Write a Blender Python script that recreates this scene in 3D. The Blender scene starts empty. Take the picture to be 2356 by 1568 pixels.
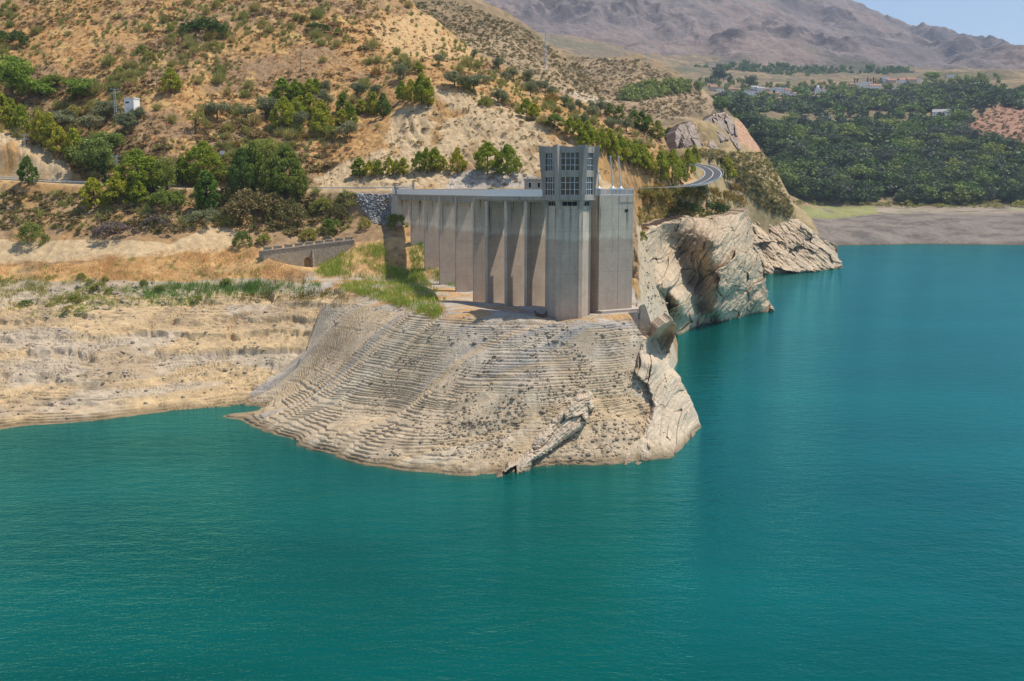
HAZE = 0.00008
DENOISE = True
import bpy, bmesh, math, random
import numpy as np
from mathutils import Vector, Matrix, Euler

random.seed(7)
rng = np.random.default_rng(7)
scene = bpy.context.scene
C = scene.collection
R = math.radians

# ------------------------------------------------------------------ camera
EYE = 45.0                       # eye height above the reservoir (water is z = 0)
F, CX, CY, HV = 2356 * 35 / 36, 1178.0, 784.0, 435.0
PITCH = math.atan((CY - HV) / F)
cp, sp = math.cos(PITCH), math.sin(PITCH)
cam = bpy.data.cameras.new('camera')
cam.lens = 35; cam.sensor_width = 36; cam.sensor_fit = 'HORIZONTAL'
cam.clip_start = 1; cam.clip_end = 30000
camo = bpy.data.objects.new('camera', cam); C.objects.link(camo)
camo.location = (0, 0, EYE); camo.rotation_euler = (math.pi / 2 - PITCH, 0, 0)
scene.camera = camo

def ray(u, v):
    """direction per unit of y for a survey sight line (u, v)"""
    a = (np.asarray(u, float) - CX) / F; b = (CY - np.asarray(v, float)) / F
    dy = cp + b * sp; dz = -sp + b * cp
    return a / dy, dz / dy
def at(u, v, Y):
    t, e = ray(u, v)
    return Vector((float(t) * Y, Y, EYE + float(e) * Y))
def atz(u, v, z):
    t, e = ray(u, v)
    Y = (z - EYE) / float(e)
    return Vector((float(t) * Y, Y, z))
def uv_of(x, y, z):
    zz = z - EYE
    d = y * cp - zz * sp
    return CX + F * x / d, CY - F * (y * sp + zz * cp) / d

# ------------------------------------------------------------------ noise
def _h(ix, iy, s):
    n = (ix.astype(np.int64) * 374761393 + iy.astype(np.int64) * 668265263 + s * 1274126177) & 0x7fffffff
    n = ((n ^ (n >> 13)) * 1274126177) & 0x7fffffff
    n = ((n ^ (n >> 15)) * 1103515245) & 0x7fffffff
    return (n & 0xffff) / 65535.0
def vnoise(x, y, s=0):
    ix = np.floor(x); iy = np.floor(y); fx = x - ix; fy = y - iy
    fx = fx * fx * (3 - 2 * fx); fy = fy * fy * (3 - 2 * fy)
    a = _h(ix, iy, s); b = _h(ix + 1, iy, s); c = _h(ix, iy + 1, s); d = _h(ix + 1, iy + 1, s)
    return (a + (b - a) * fx) * (1 - fy) + (c + (d - c) * fx) * fy
def fbm(x, y, octs=4, s=0, gain=.5):
    t = 0; a = 1; n = 0
    for k in range(octs):
        t = t + a * (vnoise(x * 2 ** k + 17.3 * k, y * 2 ** k - 9.1 * k, s + k) - .5); n += a; a *= gain
    return t / n * 2
def ridged(x, y, octs=4, s=0):
    t = 0; a = 1; n = 0
    for k in range(octs):
        t = t + a * (1 - np.abs(2 * vnoise(x * 2 ** k + 7.7 * k, y * 2 ** k + 3.1 * k, s + k) - 1)); n += a; a *= .5
    return t / n
def voro(x, y, s=0):
    """nearest and second nearest distance, and three random numbers of the nearest cell, with offsets to it"""
    ix = np.floor(x); iy = np.floor(y)
    f1 = np.full(x.shape, 9.); f2 = np.full(x.shape, 9.)
    r1 = np.zeros(x.shape); r2 = np.zeros(x.shape); r3 = np.zeros(x.shape); ox = np.zeros(x.shape); oy = np.zeros(x.shape)
    for i in (-1, 0, 1):
        for j in (-1, 0, 1):
            cx = ix + i; cy = iy + j
            px = cx + .15 + .7 * _h(cx, cy, s); py = cy + .15 + .7 * _h(cx, cy, s + 1)
            dx = x - px; dy = y - py; d = np.hypot(dx, dy)
            m = d < f1
            f2 = np.where(m, f1, np.minimum(f2, d)); f1 = np.where(m, d, f1)
            r1 = np.where(m, _h(cx, cy, s + 2), r1); r2 = np.where(m, _h(cx, cy, s + 3), r2); r3 = np.where(m, _h(cx, cy, s + 4), r3)
            ox = np.where(m, dx, ox); oy = np.where(m, dy, oy)
    return f1, f2, r1, r2, r3, ox, oy
def sstep(a, b, x):
    t = np.clip((x - a) / (b - a), 0, 1); return t * t * (3 - 2 * t)
def inpoly(u, v, poly):
    u = np.asarray(u); v = np.asarray(v); r = np.zeros(u.shape, bool)
    n = len(poly)
    for i in range(n):
        x0, y0 = poly[i]; x1, y1 = poly[(i + 1) % n]
        if y0 == y1: continue
        c = ((y0 > v) != (y1 > v)) & (u < (x1 - x0) * (v - y0) / (y1 - y0) + x0)
        r ^= c
    return r

# ------------------------------------------------------------------ object helpers
def tag(o, label=None, cat=None, group=None, kind=None):
    if label: o['label'] = label
    if cat: o['category'] = cat
    if group: o['group'] = group
    if kind: o['kind'] = kind
    return o
def empty(name, loc=(0, 0, 0), rz=0.0, label=None, cat=None, group=None):
    o = bpy.data.objects.new(name, None); C.objects.link(o)
    o.location = loc; o.rotation_euler = (0, 0, rz); o.empty_display_size = .5
    return tag(o, label, cat, group)
def link(name, me, parent=None):
    o = bpy.data.objects.new(name, me); C.objects.link(o)
    if parent is not None: o.parent = parent
    return o
def np_mesh(name, V, Fc, mats, smooth=False, midx=None, col=None):
    """mesh from numpy arrays; Fc is (n,3) or (n,4)"""
    me = bpy.data.meshes.new(name)
    V = np.asarray(V, np.float32); Fc = np.asarray(Fc, np.int32)
    n, k = Fc.shape
    me.vertices.add(len(V)); me.vertices.foreach_set('co', V.ravel())
    me.loops.add(n * k); me.loops.foreach_set('vertex_index', Fc.ravel())
    me.polygons.add(n)
    me.polygons.foreach_set('loop_start', np.arange(0, n * k, k, dtype=np.int32))
    me.polygons.foreach_set('loop_total', np.full(n, k, np.int32))
    me.polygons.foreach_set('use_smooth', np.full(n, smooth, bool))
    if midx is not None: me.polygons.foreach_set('material_index', np.asarray(midx, np.int32))
    for m in (mats if isinstance(mats, (list, tuple)) else [mats]): me.materials.append(m)
    if col is not None:
        a = me.color_attributes.new('Col', 'FLOAT_COLOR', 'POINT')
        c4 = np.ones((len(V), 4), np.float32); c4[:, :3] = col
        a.data.foreach_set('color', c4.ravel())
    me.update(calc_edges=True); me.validate()
    return me

class MB:
    """collects boxes, prisms and tubes into one mesh"""
    def __init__(s): s.v = []; s.f = []
    def add(s, vs, fs):
        k = len(s.v); s.v += [tuple(p) for p in vs]; s.f += [tuple(i + k for i in f) for f in fs]; return s
    def prism(s, pts, z0, z1, pts2=None):
        """pts: plan polygon (counter-clockwise); pts2: plan at the top; z0/z1 numbers or lists"""
        n = len(pts); pts2 = pts2 or pts
        a = z0 if isinstance(z0, (list, tuple)) else [z0] * n; b = z1 if isinstance(z1, (list, tuple)) else [z1] * n
        vs = [(p[0], p[1], a[i]) for i, p in enumerate(pts)] + [(p[0], p[1], b[i]) for i, p in enumerate(pts2)]
        fs = [tuple(range(n))[::-1], tuple(range(n, 2 * n))] + [(i, (i + 1) % n, (i + 1) % n + n, i + n) for i in range(n)]
        return s.add(vs, fs)
    def box(s, x0, x1, y0, y1, z0, z1):
        return s.prism([(x0, y0), (x1, y0), (x1, y1), (x0, y1)], z0, z1)
    def obox(s, o, ex, ey, lx, ly, z0, z1):
        """box with plan origin o, plan axes ex, ey and lengths lx, ly"""
        p = [(o[0], o[1]), (o[0] + ex[0] * lx, o[1] + ex[1] * lx), (o[0] + ex[0] * lx + ey[0] * ly, o[1] + ex[1] * lx + ey[1] * ly), (o[0] + ey[0] * ly, o[1] + ey[1] * ly)]
        return s.prism(p, z0, z1)
    def tube(s, a, b, r0, r1=None, n=8):
        a = Vector(a); b = Vector(b); r1 = r0 if r1 is None else r1
        d = (b - a).normalized(); x = d.orthogonal().normalized(); y = d.cross(x)
        vs = []
        for p, r in ((a, r0), (b, r1)):
            for i in range(n):
                t = 2 * math.pi * i / n; vs.append(p + x * r * math.cos(t) + y * r * math.sin(t))
        fs = [tuple(range(n))[::-1], tuple(range(n, 2 * n))] + [(i, (i + 1) % n, (i + 1) % n + n, i + n) for i in range(n)]
        return s.add(vs, fs)
    def bar(s, a, b, w, h=None):
        """square bar from a to b"""
        a = Vector(a); b = Vector(b); h = h or w
        d = (b - a).normalized(); x = d.cross(Vector((0, 0, 1)))
        x = x.normalized() if x.length > 1e-4 else Vector((1, 0, 0)); y = x.cross(d)
        vs = [p + x * w / 2 * i + y * h / 2 * j for p in (a, b) for i, j in ((-1, -1), (1, -1), (1, 1), (-1, 1))]
        return s.add(vs, [(3, 2, 1, 0), (4, 5, 6, 7)] + [(i, (i + 1) % 4, (i + 1) % 4 + 4, i + 4) for i in range(4)])
    def lathe(s, prof, n=16, o=(0, 0, 0)):
        vs = [(o[0] + r * math.cos(2 * math.pi * i / n), o[1] + r * math.sin(2 * math.pi * i / n), o[2] + z) for r, z in prof for i in range(n)]
        fs = [(k * n + i, k * n + (i + 1) % n, (k + 1) * n + (i + 1) % n, (k + 1) * n + i) for k in range(len(prof) - 1) for i in range(n)]
        fs += [tuple(range(n))[::-1], tuple(range((len(prof) - 1) * n, len(prof) * n))]
        return s.add(vs, fs)
    def mesh(s, name, mat, bevel=0):
        me = bpy.data.meshes.new(name); me.from_pydata(s.v, [], s.f)
        bm = bmesh.new(); bm.from_mesh(me)
        bmesh.ops.recalc_face_normals(bm, faces=bm.faces)
        if bevel:
            bmesh.ops.bevel(bm, geom=[e for e in bm.edges if len(e.link_faces) == 2 and e.calc_face_angle(0) > .5], offset=bevel, segments=1, affect='EDGES', clamp_overlap=True)
        bm.to_mesh(me); bm.free()
        for m in (mat if isinstance(mat, (list, tuple)) else [mat]): me.materials.append(m)
        return me
    def build(s, name, mat, parent=None, loc=None, bevel=0):
        o = link(name, s.mesh(name, mat, bevel), parent)
        if loc is not None: o.location = loc
        return o

# ------------------------------------------------------------------ materials
def newmat(name):
    m = bpy.data.materials.new(name); m.use_nodes = True
    nt = m.node_tree; nt.nodes.clear()
    out = nt.nodes.new('ShaderNodeOutputMaterial')
    b = nt.nodes.new('ShaderNodeBsdfPrincipled'); nt.links.new(b.outputs[0], out.inputs[0])
    b.inputs['Specular IOR Level'].default_value = .2; b.inputs['Roughness'].default_value = .9
    return m, nt, b
def N(nt, typ, **kw):
    n = nt.nodes.new(typ)
    for k, v in kw.items():
        if k in n.inputs: n.inputs[k].default_value = v
        else: setattr(n, k, v)
    return n
def noise(nt, vec, scale, detail=6, rough=.6, sc=None):
    n = N(nt, 'ShaderNodeTexNoise', Scale=scale, Detail=detail, Roughness=rough)
    if sc is not None:
        m = N(nt, 'ShaderNodeMapping'); m.inputs['Scale'].default_value = sc; nt.links.new(vec, m.inputs[0]); vec = m.outputs[0]
    nt.links.new(vec, n.inputs['Vector']); return n.outputs['Fac']
def mrange(nt, val, a, b, c, d):
    n = N(nt, 'ShaderNodeMapRange'); n.inputs[1].default_value = a; n.inputs[2].default_value = b; n.inputs[3].default_value = c; n.inputs[4].default_value = d
    nt.links.new(val, n.inputs[0]); return n.outputs[0]
def mixc(nt, fac, a, b, mode='MIX'):
    n = N(nt, 'ShaderNodeMix', data_type='RGBA', blend_type=mode)
    for s, x in ((0, fac), (6, a), (7, b)):
        if isinstance(x, (int, float)): n.inputs[s].default_value = x
        elif isinstance(x, (tuple, list)): n.inputs[s].default_value = (*x, 1)
        else: nt.links.new(x, n.inputs[s])
    return n.outputs[2]
def math_(nt, op, a, b=0.0):
    n = N(nt, 'ShaderNodeMath', operation=op)
    for s, x in ((0, a), (1, b)):
        if isinstance(x, (int, float)): n.inputs[s].default_value = x
        else: nt.links.new(x, n.inputs[s])
    return n.outputs[0]
def bump(nt, b, h, strength, dist):
    n = N(nt, 'ShaderNodeBump', Strength=strength, Distance=dist)
    nt.links.new(h, n.inputs['Height']); nt.links.new(n.outputs[0], b.inputs['Normal'])
def coords(nt): return nt.nodes.new('ShaderNodeNewGeometry').outputs['Position']

def m_terrain(name, s1, s2, bdist, var=.5):
    m, nt, b = newmat(name); p = coords(nt)
    a = N(nt, 'ShaderNodeAttribute', attribute_name='Col')
    n1 = noise(nt, p, s1, 6, .65); n2 = noise(nt, p, s2, 4, .7)
    f = math_(nt, 'ADD', math_(nt, 'MULTIPLY', n1, .6), math_(nt, 'MULTIPLY', n2, .4))
    g = mrange(nt, f, .3, .7, 1 - var, 1 + var)
    cc = N(nt, 'ShaderNodeCombineColor'); [nt.links.new(g, cc.inputs[i]) for i in range(3)]
    c = mixc(nt, 1.0, a.outputs['Color'], cc.outputs[0], 'MULTIPLY')
    nt.links.new(c, b.inputs['Base Color'])
    bump(nt, b, f, .7, bdist); b.inputs['Roughness'].default_value = .95; b.inputs['Specular IOR Level'].default_value = .1
    return m
def m_rock(name, c1, c2, c3, sc=.12):
    m, nt, b = newmat(name); p = coords(nt)
    n1 = noise(nt, p, sc, 8, .6); n2 = noise(nt, p, sc * 9, 6, .7); n3 = noise(nt, p, sc * 2, 5, .6, (1, 1, .25))
    c = mixc(nt, mrange(nt, n1, .38, .62, 0, 1), c1, c2)
    c = mixc(nt, mrange(nt, n3, .52, .7, 0, .7), c, c3)
    z = N(nt, 'ShaderNodeSeparateXYZ'); nt.links.new(p, z.inputs[0])
    c = mixc(nt, mrange(nt, z.outputs[2], .2, 1.1, .75, 0), c, (.16, .11, .06))     # wet brown line left by the falling water
    g = mrange(nt, n2, .3, .7, .7, 1.25)
    cc = N(nt, 'ShaderNodeCombineColor'); [nt.links.new(g, cc.inputs[i]) for i in range(3)]
    nt.links.new(mixc(nt, 1., c, cc.outputs[0], 'MULTIPLY'), b.inputs['Base Color'])
    bump(nt, b, math_(nt, 'ADD', n2, math_(nt, 'MULTIPLY', n1, 2)), .6, .35)
    return m
def m_plain(name, c, rough=.7, metal=0, var=.15, sc=1.5, spec=.3):
    m, nt, b = newmat(name)
    p = coords(nt); n = noise(nt, p, sc, 5, .65)
    g = mrange(nt, n, .3, .7, 1 - var, 1 + var)
    cc = N(nt, 'ShaderNodeCombineColor'); [nt.links.new(g, cc.inputs[i]) for i in range(3)]
    nt.links.new(mixc(nt, 1., (*c,), cc.outputs[0], 'MULTIPLY'), b.inputs['Base Color'])
    b.inputs['Roughness'].default_value = rough; b.inputs['Metallic'].default_value = metal; b.inputs['Specular IOR Level'].default_value = spec
    return m
def m_leaf(name, c1, c2, trans=.35, hue=.03):
    m, nt, b = newmat(name)
    g = nt.nodes.new('ShaderNodeNewGeometry'); oi = nt.nodes.new('ShaderNodeObjectInfo')
    c = mixc(nt, g.outputs['Random Per Island'], c1, c2)
    h = N(nt, 'ShaderNodeHueSaturation'); nt.links.new(c, h.inputs['Color'])
    nt.links.new(mrange(nt, oi.outputs['Random'], 0, 1, .5 - hue, .5 + hue), h.inputs['Hue'])
    nt.links.new(mrange(nt, oi.outputs['Random'], 0, 1, 1.55, 1.0), h.inputs['Value'])
    nt.links.new(h.outputs[0], b.inputs['Base Color'])
    b.inputs['Roughness'].default_value = .6
    if trans:
        t = nt.nodes.new('ShaderNodeBsdfTranslucent'); nt.links.new(h.outputs[0], t.inputs[0])
        mx = N(nt, 'ShaderNodeMixShader', Fac=trans); nt.links.new(b.outputs[0], mx.inputs[1]); nt.links.new(t.outputs[0], mx.inputs[2])
        nt.links.new(mx.outputs[0], nt.nodes['Material Output'].inputs[0])
    return m
def m_concrete(name, up, low, zl=35.4, dirt=.55, lines=True):
    """board-marked concrete with the brown silt stain below the old high-water line and dark run marks above it"""
    m, nt, b = newmat(name); p = coords(nt)
    z = N(nt, 'ShaderNodeSeparateXYZ'); nt.links.new(p, z.inputs[0]); Z = z.outputs[2]
    n1 = noise(nt, p, .35, 6, .6); n2 = noise(nt, p, 3, 5, .7); n3 = noise(nt, p, 1.1, 5, .65, (1, 1, .06)); nw = noise(nt, p, .5, 3, .5)
    zz = math_(nt, 'ADD', Z, mrange(nt, nw, .3, .7, -.35, .35))
    c = mixc(nt, mrange(nt, zz, zl - .45, zl + .12, 0, 1), low, up)
    pale = math_(nt, 'MULTIPLY', mrange(nt, zz, zl - .1, zl + .5, 0, 1), mrange(nt, zz, zl + .6, zl + 2.2, 1, 0))
    c = mixc(nt, math_(nt, 'MULTIPLY', pale, .5), c, tuple(x * 1.25 for x in up))
    st = math_(nt, 'MULTIPLY', mrange(nt, n3, .53, .64, 0, 1), mrange(nt, Z, zl - 2, zl + 5, .12, 1))
    c = mixc(nt, math_(nt, 'MULTIPLY', st, dirt), c, (.06, .06, .055))
    g = mrange(nt, math_(nt, 'ADD', math_(nt, 'MULTIPLY', n1, .5), math_(nt, 'MULTIPLY', n2, .5)), .35, .65, .8, 1.15)
    cc = N(nt, 'ShaderNodeCombineColor'); [nt.links.new(g, cc.inputs[i]) for i in range(3)]
    c = mixc(nt, 1., c, cc.outputs[0], 'MULTIPLY')
    h = n2
    if lines:
        w = math_(nt, 'FRACT', math_(nt, 'MULTIPLY', math_(nt, 'ADD', Z, mrange(nt, n2, 0, 1, -.02, .02)), 1 / 4.1))
        jl = mrange(nt, w, .0, .02, 1, 0)
        c = mixc(nt, math_(nt, 'MULTIPLY', jl, .45), c, (.1, .09, .08))
        bd = math_(nt, 'FRACT', math_(nt, 'MULTIPLY', Z, 2.2))
        h = math_(nt, 'ADD', n2, math_(nt, 'MULTIPLY', mrange(nt, bd, 0, .12, 1, 0), -.5))
    nt.links.new(c, b.inputs['Base Color'])
    bump(nt, b, h, .4, .05); b.inputs['Roughness'].default_value = .9
    return m

M = {}
M['terrain'] = m_terrain('dry_ground', .45, 3.2, .5, .42)
M['far_ground'] = m_terrain('far_ground', .05, .35, 4, .35)
M['far_rock'] = m_terrain('mountain_rock', .012, .08, 22, .4)
M['cliff'] = m_rock('cliff_rock', (.53, .405, .275), (.43, .33, .23), (.29, .23, .17), .07)
M['slab'] = m_rock('pale_rock', (.58, .465, .34), (.50, .40, .29), (.40, .32, .24), .25)
M['crag'] = m_rock('crag_rock', (.36, .28, .22), (.30, .24, .195), (.19, .16, .14), .06)
M['tan_stone'] = m_rock('tan_stone_rock', (.44, .36, .27), (.34, .285, .22), (.27, .23, .19), .8)
M['boulder'] = m_rock('boulder_rock', (.36, .35, .345), (.27, .265, .265), (.46, .44, .42), .8)
M['concrete'] = m_concrete('stained_concrete', (.53, .465, .375), (.47, .375, .295), dirt=.8)
M['concrete_dark'] = m_concrete('weathered_concrete', (.37, .34, .295), (.37, .34, .295), 20, .45, False)
M['concrete_slab'] = m_plain('slab_concrete', (.42, .36, .31), .9, 0, .2, 1)
M['white'] = m_plain('white_paint', (.88, .86, .85), .55, 0, .06, .6)
M['white_wall'] = m_plain('whitewash', (.88, .86, .82), .8, 0, .06, .3)
M['cream_wall'] = m_plain('cream_render', (.55, .45, .33), .8, 0, .1, .3)
M['tile'] = m_plain('roof_tile', (.36, .18, .11), .9, 0, .25, .5)
M['grey_roof'] = m_plain('grey_roof', (.33, .32, .31), .8, 0, .15, .3)
M['steel'] = m_plain('galvanised_steel', (.52, .55, .57), .4, .6, .1, 2)
M['frame'] = m_plain('window_metal', (.66, .70, .74), .5, 0, .05, 2)
M['dark'] = m_plain('dark_interior', (.015, .016, .018), .8, 0, .1, 2)
M['wood'] = m_plain('grey_wood', (.20, .16, .12), .9, 0, .3, 3)
M['bark'] = m_plain('bark', (.09, .07, .055), .95, 0, .3, 6)
M['asphalt'] = m_plain('asphalt', (.075, .075, .08), .9, 0, .15, .8)
M['paint'] = m_plain('road_paint', (.7, .7, .68), .7, 0, .1, 2)
M['blind'] = m_plain('beige_blind', (.42, .40, .33), .8, 0, .08, 2)
M['curtain'] = m_plain('green_curtain', (.30, .42, .40), .8, 0, .15, 3)
M['orange'] = m_plain('orange_cover', (.55, .24, .05), .6, 0, .1, 2)
M['masonry'] = m_plain('masonry', (.34, .29, .22), .95, 0, .45, 2.2)
M['goat'] = m_plain('brown_coat', (.10, .07, .05), .9, 0, .2, 6)
mg, ntg, bg = newmat('window_glass')
bg.inputs['Base Color'].default_value = (.02, .03, .03, 1); bg.inputs['Roughness'].default_value = .06; bg.inputs['Specular IOR Level'].default_value = .6
bg.inputs['Alpha'].default_value = .55
M['glass'] = mg
# ------------------------------------------------------------------ terrain
class Terrain:
    """height field on a grid of bearings (t = x / y) and distances y"""
    def __init__(s, ctrl, ts, Ys, lam=1.5):
        P = np.array([(c[0], c[1]) for c in ctrl]); e = np.array([c[2] for c in ctrl])
        s.P = np.c_[P[:, 0], np.log(P[:, 1]) * lam]; s.lam = lam
        n = len(P)
        A = np.zeros((n + 3, n + 3)); A[:n, :n] = s.phi(s.P, s.P) + np.eye(n) * 1e-6
        A[:n, n] = 1; A[:n, n + 1:] = s.P; A[n:, :n] = A[:n, n:].T
        s.w = np.linalg.solve(A, np.r_[e, 0, 0, 0])
        s.ts = ts; s.Ys = Ys
        T, Y = np.meshgrid(ts, Ys)
        s.X = T * Y; s.Y = Y
        s.Z = EYE + s.elev(T.ravel(), Y.ravel()).reshape(T.shape) * Y
    def phi(s, a, b):
        d2 = (a[:, None, 0] - b[None, :, 0]) ** 2 + (a[:, None, 1] - b[None, :, 1]) ** 2
        return -np.sqrt(d2 + .012 ** 2)
    def elev(s, t, Y):
        q = np.c_[t, np.log(Y) * s.lam]; out = np.empty(len(q)); n = len(s.P)
        for i in range(0, len(q), 60000):
            k = q[i:i + 60000]
            out[i:i + 60000] = s.phi(k, s.P) @ s.w[:n] + s.w[n] + k @ s.w[n + 1:]
        return out
    def z(s, x, y):
        x = np.asarray(x, float); y = np.asarray(y, float)
        t = np.clip(x / y, s.ts[0], s.ts[-1] - 1e-9)
        i = np.clip(np.searchsorted(s.Ys, y) - 1, 0, len(s.Ys) - 2); j = np.clip(np.searchsorted(s.ts, t) - 1, 0, len(s.ts) - 2)
        fy = np.clip((y - s.Ys[i]) / (s.Ys[i + 1] - s.Ys[i]), 0, 1); fx = (t - s.ts[j]) / (s.ts[j + 1] - s.ts[j])
        Z = s.Z
        return (Z[i, j] * (1 - fx) + Z[i, j + 1] * fx) * (1 - fy) + (Z[i + 1, j] * (1 - fx) + Z[i + 1, j + 1] * fx) * fy
    def hit(s, u, v, step=None):
        """where sight lines meet the ground; nan where they miss"""
        u = np.atleast_1d(np.asarray(u, float)); v = np.atleast_1d(np.asarray(v, float))
        t, e = ray(u, v)
        Ys = np.exp(np.linspace(math.log(s.Ys[0]), math.log(s.Ys[-1]), 1500))
        out = np.full((len(u), 3), np.nan)
        for a in range(0, len(u), 2000):
            tt = t[a:a + 2000, None]; ee = e[a:a + 2000, None]
            Y = np.broadcast_to(Ys[None], (tt.shape[0], len(Ys)))
            zt = s.z(tt * Y, Y); below = (EYE + ee * Y) <= zt
            k = below.argmax(1); ok = below.any(1) & (k > 0)
            i = np.arange(len(k)); k1 = np.maximum(k, 1)
            d0 = EYE + ee[:, 0] * Ys[k1 - 1] - zt[i, k1 - 1]; d1 = EYE + ee[:, 0] * Ys[k1] - zt[i, k1]
            f = np.clip(d0 / np.maximum(d0 - d1, 1e-9), 0, 1)
            Yh = Ys[k1 - 1] + f * (Ys[k1] - Ys[k1 - 1])
            r = np.c_[tt[:, 0] * Yh, Yh, EYE + ee[:, 0] * Yh]; r[~ok] = np.nan
            out[a:a + 2000] = r
        return out
    def build(s, name, mat, col, zmin=-1e9, smooth=True):
        ny, nx = s.Z.shape
        V = np.c_[s.X.ravel(), s.Y.ravel(), s.Z.ravel()]
        idx = np.arange(ny * nx).reshape(ny, nx)
        Fc = np.stack([idx[:-1, :-1], idx[:-1, 1:], idx[1:, 1:], idx[1:, :-1]], -1).reshape(-1, 4)
        keep = V[Fc, 2].max(1) > zmin
        Fc = Fc[keep]
        used = np.zeros(len(V), bool); used[Fc.ravel()] = True
        re = np.cumsum(used) - 1
        return tag(link(name, np_mesh(name, V[used], re[Fc], mat, smooth, None, col.reshape(-1, 3)[used])), kind='structure')

def cY(u, v, Y):
    t, e = ray(u, v); return (float(t), float(Y), float(e))
def cZ(u, v, z):
    t, e = ray(u, v); Y = (z - EYE) / float(e); return (float(t), Y, float(e))
def cT(u, Y, z):
    """bearing of column u, distance, height"""
    t, e = ray(u, HV); return (float(t), float(Y), (z - EYE) / Y)

W = [(-150, 1015), (-60, 1000), (0, 990), (70, 980), (150, 975), (250, 966), (350, 952), (450, 942), (520, 937), (560, 934)]
Wp = [(515, 960), (560, 978), (620, 1000), (690, 1030), (760, 1052), (830, 1068), (900, 1083), (1000, 1093), (1100, 1098), (1160, 1090), (1220, 1076), (1300, 1072), (1400, 1072), (1480, 1060), (1555, 1050), (1600, 1008), (1612, 990)]
ctrl = [cZ(u, v, 0) for u, v in W + Wp]
ctrl += [(a, Y * .94, (-6 - EYE) / (Y * .94)) for a, Y, e in [cZ(u, v, 0) for u, v in W[:8]]]
ctrl += [(a, Y * .93, (-7 - EYE) / (Y * .93)) for a, Y, e in [cZ(u, v, 0) for u, v in Wp[1:]]]
ctrl += [cT(525, 200, -1.0), cT(440, 197, -2.0)]
# left bank, bench, road shelf and hillside above (columns 0, 300, 560, 760)
for L in ([(-120, 870, 206), (-120, 720, 233), (-120, 610, 258), (-120, 480, 284), (-120, 440, 294), (-120, 405, 303), (-120, 300, 322), (-120, 200, 360), (-120, 0, 430), (-120, -130, 480)],
          [(0, 900, 201), (0, 800, 219), (0, 720, 235), (0, 650, 254), (0, 610, 264), (0, 560, 272), (0, 520, 279), (0, 480, 287), (0, 440, 294), (0, 412, 301), (0, 360, 309), (0, 305, 322), (0, 270, 350), (0, 220, 366), (0, 100, 405), (0, 0, 440), (0, -120, 490)],
          [(90, 340, 318), (110, 345, 340), (160, 400, 306), (200, 420, 301), (150, 330, 345), (220, 400, 312)],
          [(300, 900, 203), (300, 850, 210), (300, 780, 222), (300, 720, 235), (300, 660, 249), (300, 600, 260), (300, 570, 266), (300, 530, 274), (300, 480, 284), (300, 440, 293), (300, 400, 305), (300, 330, 322), (300, 270, 338), (300, 200, 360), (300, 100, 392), (300, 0, 427), (300, -120, 480)],
          [(560, 900, 211.5), (600, 840, 220), (560, 780, 226), (560, 720, 237), (560, 680, 246), (560, 650, 253), (560, 600, 263), (560, 560, 271), (560, 500, 284), (560, 440, 297), (560, 380, 311), (560, 300, 335), (560, 200, 368), (560, 100, 402), (560, 0, 437), (560, -120, 500)],
          [(640, 860, 216), (700, 790, 223), (725, 735, 229), (760, 660, 245), (760, 600, 263), (760, 550, 276), (760, 500, 288), (760, 440, 301), (760, 400, 312), (760, 300, 342), (760, 220, 366), (760, 100, 405), (760, 0, 445), (760, -120, 520)]):
    ctrl += [cY(*p) for p in L]
# promontory: lip of the plateau and the flat on it
ctrl += [cZ(760, 692, 19.6), cZ(850, 702, 20.2), cZ(950, 720, 20.2), cZ(1010, 738, 20), cZ(1100, 747, 19.8), cZ(1200, 751, 19.7), cZ(1350, 750, 20), cZ(1480, 738, 20.3), cZ(1545, 737, 20.3)]
ctrl += [cZ(1000, 690, 20.2), cZ(1100, 693, 20.3), cZ(1050, 655, 21.6), cZ(960, 640, 22.6), cZ(870, 660, 22), cZ(1200, 720, 20.1), cZ(1300, 737, 20), cZ(1400, 722, 20.2), cZ(1490, 711, 20.4), cZ(1180, 690, 20.4), cZ(1300, 700, 20.3)]
# its slope down to the water
ctrl += [cY(1000, 900, 173.5), cY(1200, 900, 170), cY(1400, 900, 173.5), cY(1100, 1000, 164), cY(1300, 1000, 164.5), cY(800, 850, 195.5), cY(900, 950, 178), cY(650, 930, 194), cY(720, 860, 205), cY(850, 780, 200.5), cY(1480, 950, 173.5), cY(1500, 1000, 171), cY(1100, 820, 177.5), cY(1300, 820, 178), cY(760, 770, 212)]
# sea-side ground continues level; the coastline below cuts it off
ctrl += [cT(1600, 186, 12), cT(1620, 190, 14), cT(1540, 215, 18), cT(1600, 230, 16), cT(1560, 250, 22), cT(1700, 300, 26)]
# under and behind the bridge
ctrl += [cY(947, 541, 273), cY(977, 626, 252), cY(1010, 640, 250), cY(912, 520, 279), cY(900, 480, 288), cY(840, 500, 286), cY(860, 560, 270), cY(900, 600, 261), cY(920, 436, 293), cY(705, 622, 256), cY(705, 612, 261), cY(750, 604, 263), cY(655, 596, 259), cY(800, 580, 267), cT(1050, 285, 34), cT(1100, 292, 44.7), cT(1150, 262, 27), cT(1200, 245, 23), cT(1300, 270, 36), cT(1250, 286, 44.6), cT(1380, 287, 44.6), cT(1400, 255, 30), cT(1400, 225, 21.5)]
ctrl += [cY(1478, 640, 228), cY(1478, 560, 252), cY(1478, 500, 268), cY(1478, 452, 282), cT(1480, 292, 44.7), cT(1530, 270, 31), cT(1600, 290, 32)]
ctrl += [cY(1550, 445, 312), cY(1550, 490, 300), cY(1600, 470, 330), cY(1650, 480, 345), cY(1700, 485, 352), cY(1630, 425, 385), cY(1640, 402, 402), cY(1620, 385, 440), cY(1690, 432, 378), cY(1722, 470, 362), cY(1560, 425, 345)]
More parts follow.
